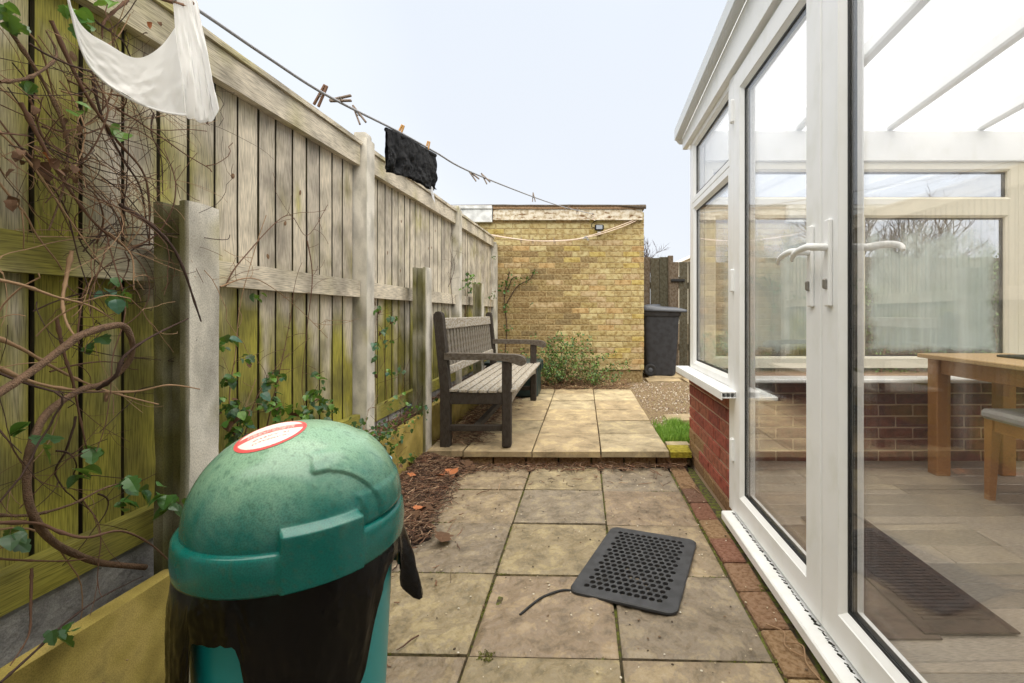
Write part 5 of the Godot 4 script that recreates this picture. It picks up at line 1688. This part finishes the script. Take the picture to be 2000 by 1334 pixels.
func litter() -> void:
	var r := RandomNumberGenerator.new()
	r.seed = 77
	var o := thing("leaf_litter", "brown heap of dead twigs and leaf litter along the wall and step", "litter", Vector3.ZERO, "", "stuff")
	var mb := MB.new()
	var rows := []
	for i in 90:
		var row := PackedVector3Array()
		for j in 90:
			var x := -1.043 + 1.72 * j / 89.0
			var z := 1.25 + 1.84 * i / 89.0
			var h := litter_height(x, z)
			row.append(W(x, h - 0.02 + (0.012 * noise(Vector3(x, 0, z), 30.0) + 0.012 * noise(Vector3(x, 2, z), 11.0)) * smoothstep(0.0, 0.03, h), z))
		rows.append(row)
	mb.grid(rows)
	part(o, "mould", mb.done(), mat("mould", [86, 66, 54], 1.0, "soil", Vector3(6, 6, 6), "grit", Vector3(9, 9, 9), "bump", 1.0))
	var cols := [lin(112, 84, 66), lin(134, 106, 84), lin(88, 66, 54), lin(166, 138, 112), lin(74, 56, 46), lin(122, 86, 66)]
	var spots := []
	while spots.size() < 4600:
		var x := r.randf_range(-1.04, 0.66)
		var z := r.randf_range(1.3, 3.07)
		var h := litter_height(x, z)
		if h > 0.02 or h > 0.004 and r.randf() < 0.4 or r.randf() < 0.012 and (z > 2.7 or x < -0.5):
			spots.append(W(x, maxf(h, 0.0) + r.randf_range(0.0, 0.014), z))
	twig_instances(o, "twigs", spots, 0.02, 0.1, cols, r)
	# under the bench and in the bed
	spots = []
	for k in 1500:
		var x := r.randf_range(-1.0, -0.6)
		var z := r.randf_range(3.2, 5.0)
		if r.randf() < smoothstep(-0.58, -0.85, x): spots.append(W(x, 0.11 + r.randf_range(0.0, 0.05) * smoothstep(-0.65, -0.95, x), z))
	for k in 2600:
		spots.append(W(r.randf_range(-1.17, -1.09), lerpf(0.19, 0.31, smoothstep(1.1, 1.9, 0.7 + 5.0 * k / 2600.0)) + r.randf_range(0.0, 0.05), 0.7 + 5.0 * k / 2600.0))
	twig_instances(o, "bed_twigs", spots, 0.03, 0.13, cols, r)
	# big fallen leaves
	for q in [[885, 915, "leaf_orange"], [905, 900, "leaf_dead"], [868, 925, "leaf_orange"], [812, 938, "leaf_orange"], [800, 942, "leaf_dead"], [812, 996, "leaf_orange"], [806, 1000, "leaf_dead"], [867, 928, "leaf_orange"], [862, 1045, "leaf_dead"], [930, 905, "leaf_dead"], [846, 985, "leaf_dead"]]:
		var z: float = F * 0.95 / (q[1] - VY)
		var p := px(q[0], q[1], z)
		p.y = litter_height(p.x, z) + 0.02
		var l := thing("fallen_leaf", "%s fallen leaf lying on the twig litter" % ("orange brown curled" if q[2] == "leaf_orange" else "dull dark brown"), "leaf", p, "fallen leaves on the litter")
		var key := ["fallen", rng.randi() % 3]
		if not meshes.has(key): meshes[key] = leaf_mesh(3, 0.3 + 0.1 * key[1], 40 + key[1])
		part(l, "blade", meshes[key], M[q[2]], Transform3D(Basis.from_euler(Vector3(rng.randf_range(-0.4, 0.2), rng.randf() * TAU, rng.randf_range(-0.4, 0.4))).scaled(Vector3.ONE * rng.randf_range(0.07, 0.11)), Vector3.ZERO))
	# moss cushions in the joints
	mb = MB.new()
	var seams := []
	for x in [-0.34, 0.108, 0.552]:
		for k in 260:
			var z := r.randf_range(1.2, 3.0)
			if noise(Vector3(x * 9, 0, z), 2.2) > 0.02: seams.append(W(x + r.randf_range(-0.004, 0.004), -0.006, z))
	for z in [1.381, 1.8165, 2.252, 2.68]:
		for k in 220:
			var x := r.randf_range(-0.75, 0.55)
			if noise(Vector3(x, 5, z * 9), 2.0) > 0.12: seams.append(W(x, -0.006, z - 0.03 * (x + 0.34) + r.randf_range(-0.003, 0.003)))
	for k in 40: seams.append(W(-0.285 + r.randf_range(-0.022, 0.022), 0.002, 1.372 + r.randf_range(-0.02, 0.02)))
	for k in 30: seams.append(W(0.652 + r.randf_range(-0.012, 0.008), -0.003, 1.72 + r.randf_range(-0.02, 0.02)))
	for p in seams:
		var c := lin(88, 84, 34).lerp(lin(118, 124, 40), r.randf())
		for k in 5: leaf_to(mb, p + Vector3(r.randf_range(-0.004, 0.004), r.randf_range(-0.004, 0.003), r.randf_range(-0.004, 0.004)), 0.006, c)
	tag(part(self, "moss", mb.done(), M.foliage), "green moss cushions growing in the paving joints", "moss", "", "stuff")
	# grit and pale crumbs on the slabs
	mb = MB.new()
	for k in 420:
		var p := W(r.randf_range(-0.75, 0.64), 0.002, r.randf_range(1.2, 3.0))
		mb.col = [lin(214, 206, 190), lin(60, 48, 38), lin(120, 98, 78), lin(190, 176, 150)][r.randi() % 4]
		var s := r.randf_range(0.002, 0.006)
		mb.box(Transform3D(Basis(Vector3.UP, r.randf() * 3.0), p), Vector3(s * 1.4, s * 0.6, s), s * 0.2)
	tag(part(self, "crumbs", mb.done(), M.stones), "scattered pale grit and dark crumbs on the paving slabs", "grit", "", "stuff")
	# gravel beside the raised patio
	mb = MB.new()
	for k in 2600:
		var x := r.randf_range(0.57, 1.6)
		var z := r.randf_range(3.5, 6.4)
		if noise(Vector3(x, 0, z), 1.6) < -0.25: continue
		mb.col = [lin(186, 172, 156), lin(156, 142, 124), lin(122, 106, 92), lin(196, 186, 172), lin(144, 118, 98)][r.randi() % 5]
		var s := 0.004 + 0.011 * pow(r.randf(), 3.0)
		mb.box(Transform3D(Basis.from_euler(Vector3(r.randf(), r.randf() * 3, r.randf())), W(x, 0.083, z)), Vector3(s * 1.3, s * 0.7, s), s * 0.25)
	tag(part(self, "gravel", mb.done(), M.stones), "pale loose gravel and rubble beside the raised patio", "gravel", "", "stuff")
	# grass tuft patch
	mb = MB.new()
	for k in 11000:
		var x := r.randf_range(0.56, 1.0)
		var z := r.randf_range(3.34, 4.0)
		var d := noise(Vector3(x, 0, z), 4.0) + 0.95 - (z - 3.35) * 1.5
		if r.randf() > d: continue
		var h := r.randf_range(0.03, 0.075)
		var a := r.randf() * TAU
		var w := Vector3(cos(a), 0, sin(a)) * 0.0018
		var p := W(x, 0.078, z)
		var bend := Vector3(r.randf_range(-1, 1), 0, r.randf_range(-1, 1)) * h * 0.5
		mb.col = lin(96, 140, 44).lerp(lin(150, 184, 80), r.randf())
		mb.quad(p - w, p + w, p + w * 0.7 + Vector3(0, h * 0.6, 0) + bend * 0.4, p - w * 0.7 + Vector3(0, h * 0.6, 0) + bend * 0.4)
		mb.tri(p - w * 0.7 + Vector3(0, h * 0.6, 0) + bend * 0.4, p + w * 0.7 + Vector3(0, h * 0.6, 0) + bend * 0.4, p + Vector3(0, h, 0) + bend)
	tag(part(self, "grass", mb.done(), M.foliage), "bright green grass patch between raised patio and conservatory", "grass", "", "stuff")
	# dry roots on the edging bricks by the door
	for q in [[[0.58, 1.5], [0.62, 1.46], [0.6, 1.4], [0.64, 1.36]], [[0.6, 1.42], [0.65, 1.4], [0.63, 1.33], [0.645, 1.26]], [[0.57, 2.75], [0.62, 2.7], [0.64, 2.6]]]:
		mb = MB.new()
		var pts := []
		for k in q: pts.append(W(k[0], 0.006 + 0.008 * r.randf(), k[1]))
		mb.tube(curve(pts, 16), [0.0022], 5)
		var t := thing("dry_root", "thin dry curled root lying on the edging bricks beside the door threshold" if q[0][1] < 2.0 else "thin dry root lying on the edging beside the red brick wall", "root", Vector3.ZERO, "dry roots on the edging bricks")
		part(t, "strand", mb.done(), M.twig_tan)

func shrub() -> void:
	var r := RandomNumberGenerator.new()
	r.seed = 9
	var o := thing("shrub", "straggly half-dead green shrub at the foot of the brick outbuilding", "shrub", W(-0.1, 0.1, 5.85))
	var mb := MB.new()
	var dry := MB.new()
	var lv := MB.new()
	for k in 130:
		var b := Vector3(r.randf_range(-0.4, 0.3), 0, r.randf_range(-0.15, 0.2))
		var d := Vector3(r.randf_range(-0.9, 0.9), r.randf_range(0.3, 1.6), r.randf_range(-0.5, 0.6)).normalized()
		var green := d.y > 0.5 and r.randf() < 0.5
		var ln := r.randf_range(0.3, 0.75) if green else r.randf_range(0.2, 0.55)
		var pts := [b]
		for i in 8:
			d = (d + Vector3(r.randf_range(-0.2, 0.2), r.randf_range(-0.22, 0.1), r.randf_range(-0.2, 0.2))).normalized()
			var q: Vector3 = pts[-1] + d * ln / 8.0
			q.y = maxf(q.y, 0.01)
			q.z = maxf(q.z, -0.36)
			pts.append(q)
		(mb if green else dry).tube(pts, [0.004, 0.0035, 0.003, 0.0025, 0.002, 0.0015, 0.001, 0.001, 0.001], 4)
		for i in 9:
			for j in (7 if green else 4):
				if i < 2: continue
				leaf_to(lv, pts[i] + Vector3(r.randf_range(-0.04, 0.04), r.randf_range(-0.03, 0.04), r.randf_range(-0.04, 0.04)), 0.034 if green else 0.024, lin(46, 80, 34).lerp(lin(112, 140, 64), pow(r.randf(), 1.5)) if green or r.randf() < 0.2 else lin(150, 132, 92))
	part(o, "branches", mb.done(), M.twig_brown)
	part(o, "dry_branches", dry.done(), M.twig_tan)
	tag(part(o, "foliage", lv.done(), M.foliage), "", "", "", "stuff")
	var spots := []
	for k in 1500: spots.append(W(r.randf_range(-0.95, 0.55), 0.1 + r.randf_range(0, 0.04), r.randf_range(5.5, 6.2)) - o.position)
	twig_instances(o, "ground_twigs", spots, 0.03, 0.16, [lin(150, 122, 92), lin(120, 90, 66), lin(90, 66, 50), lin(176, 150, 116)], r)
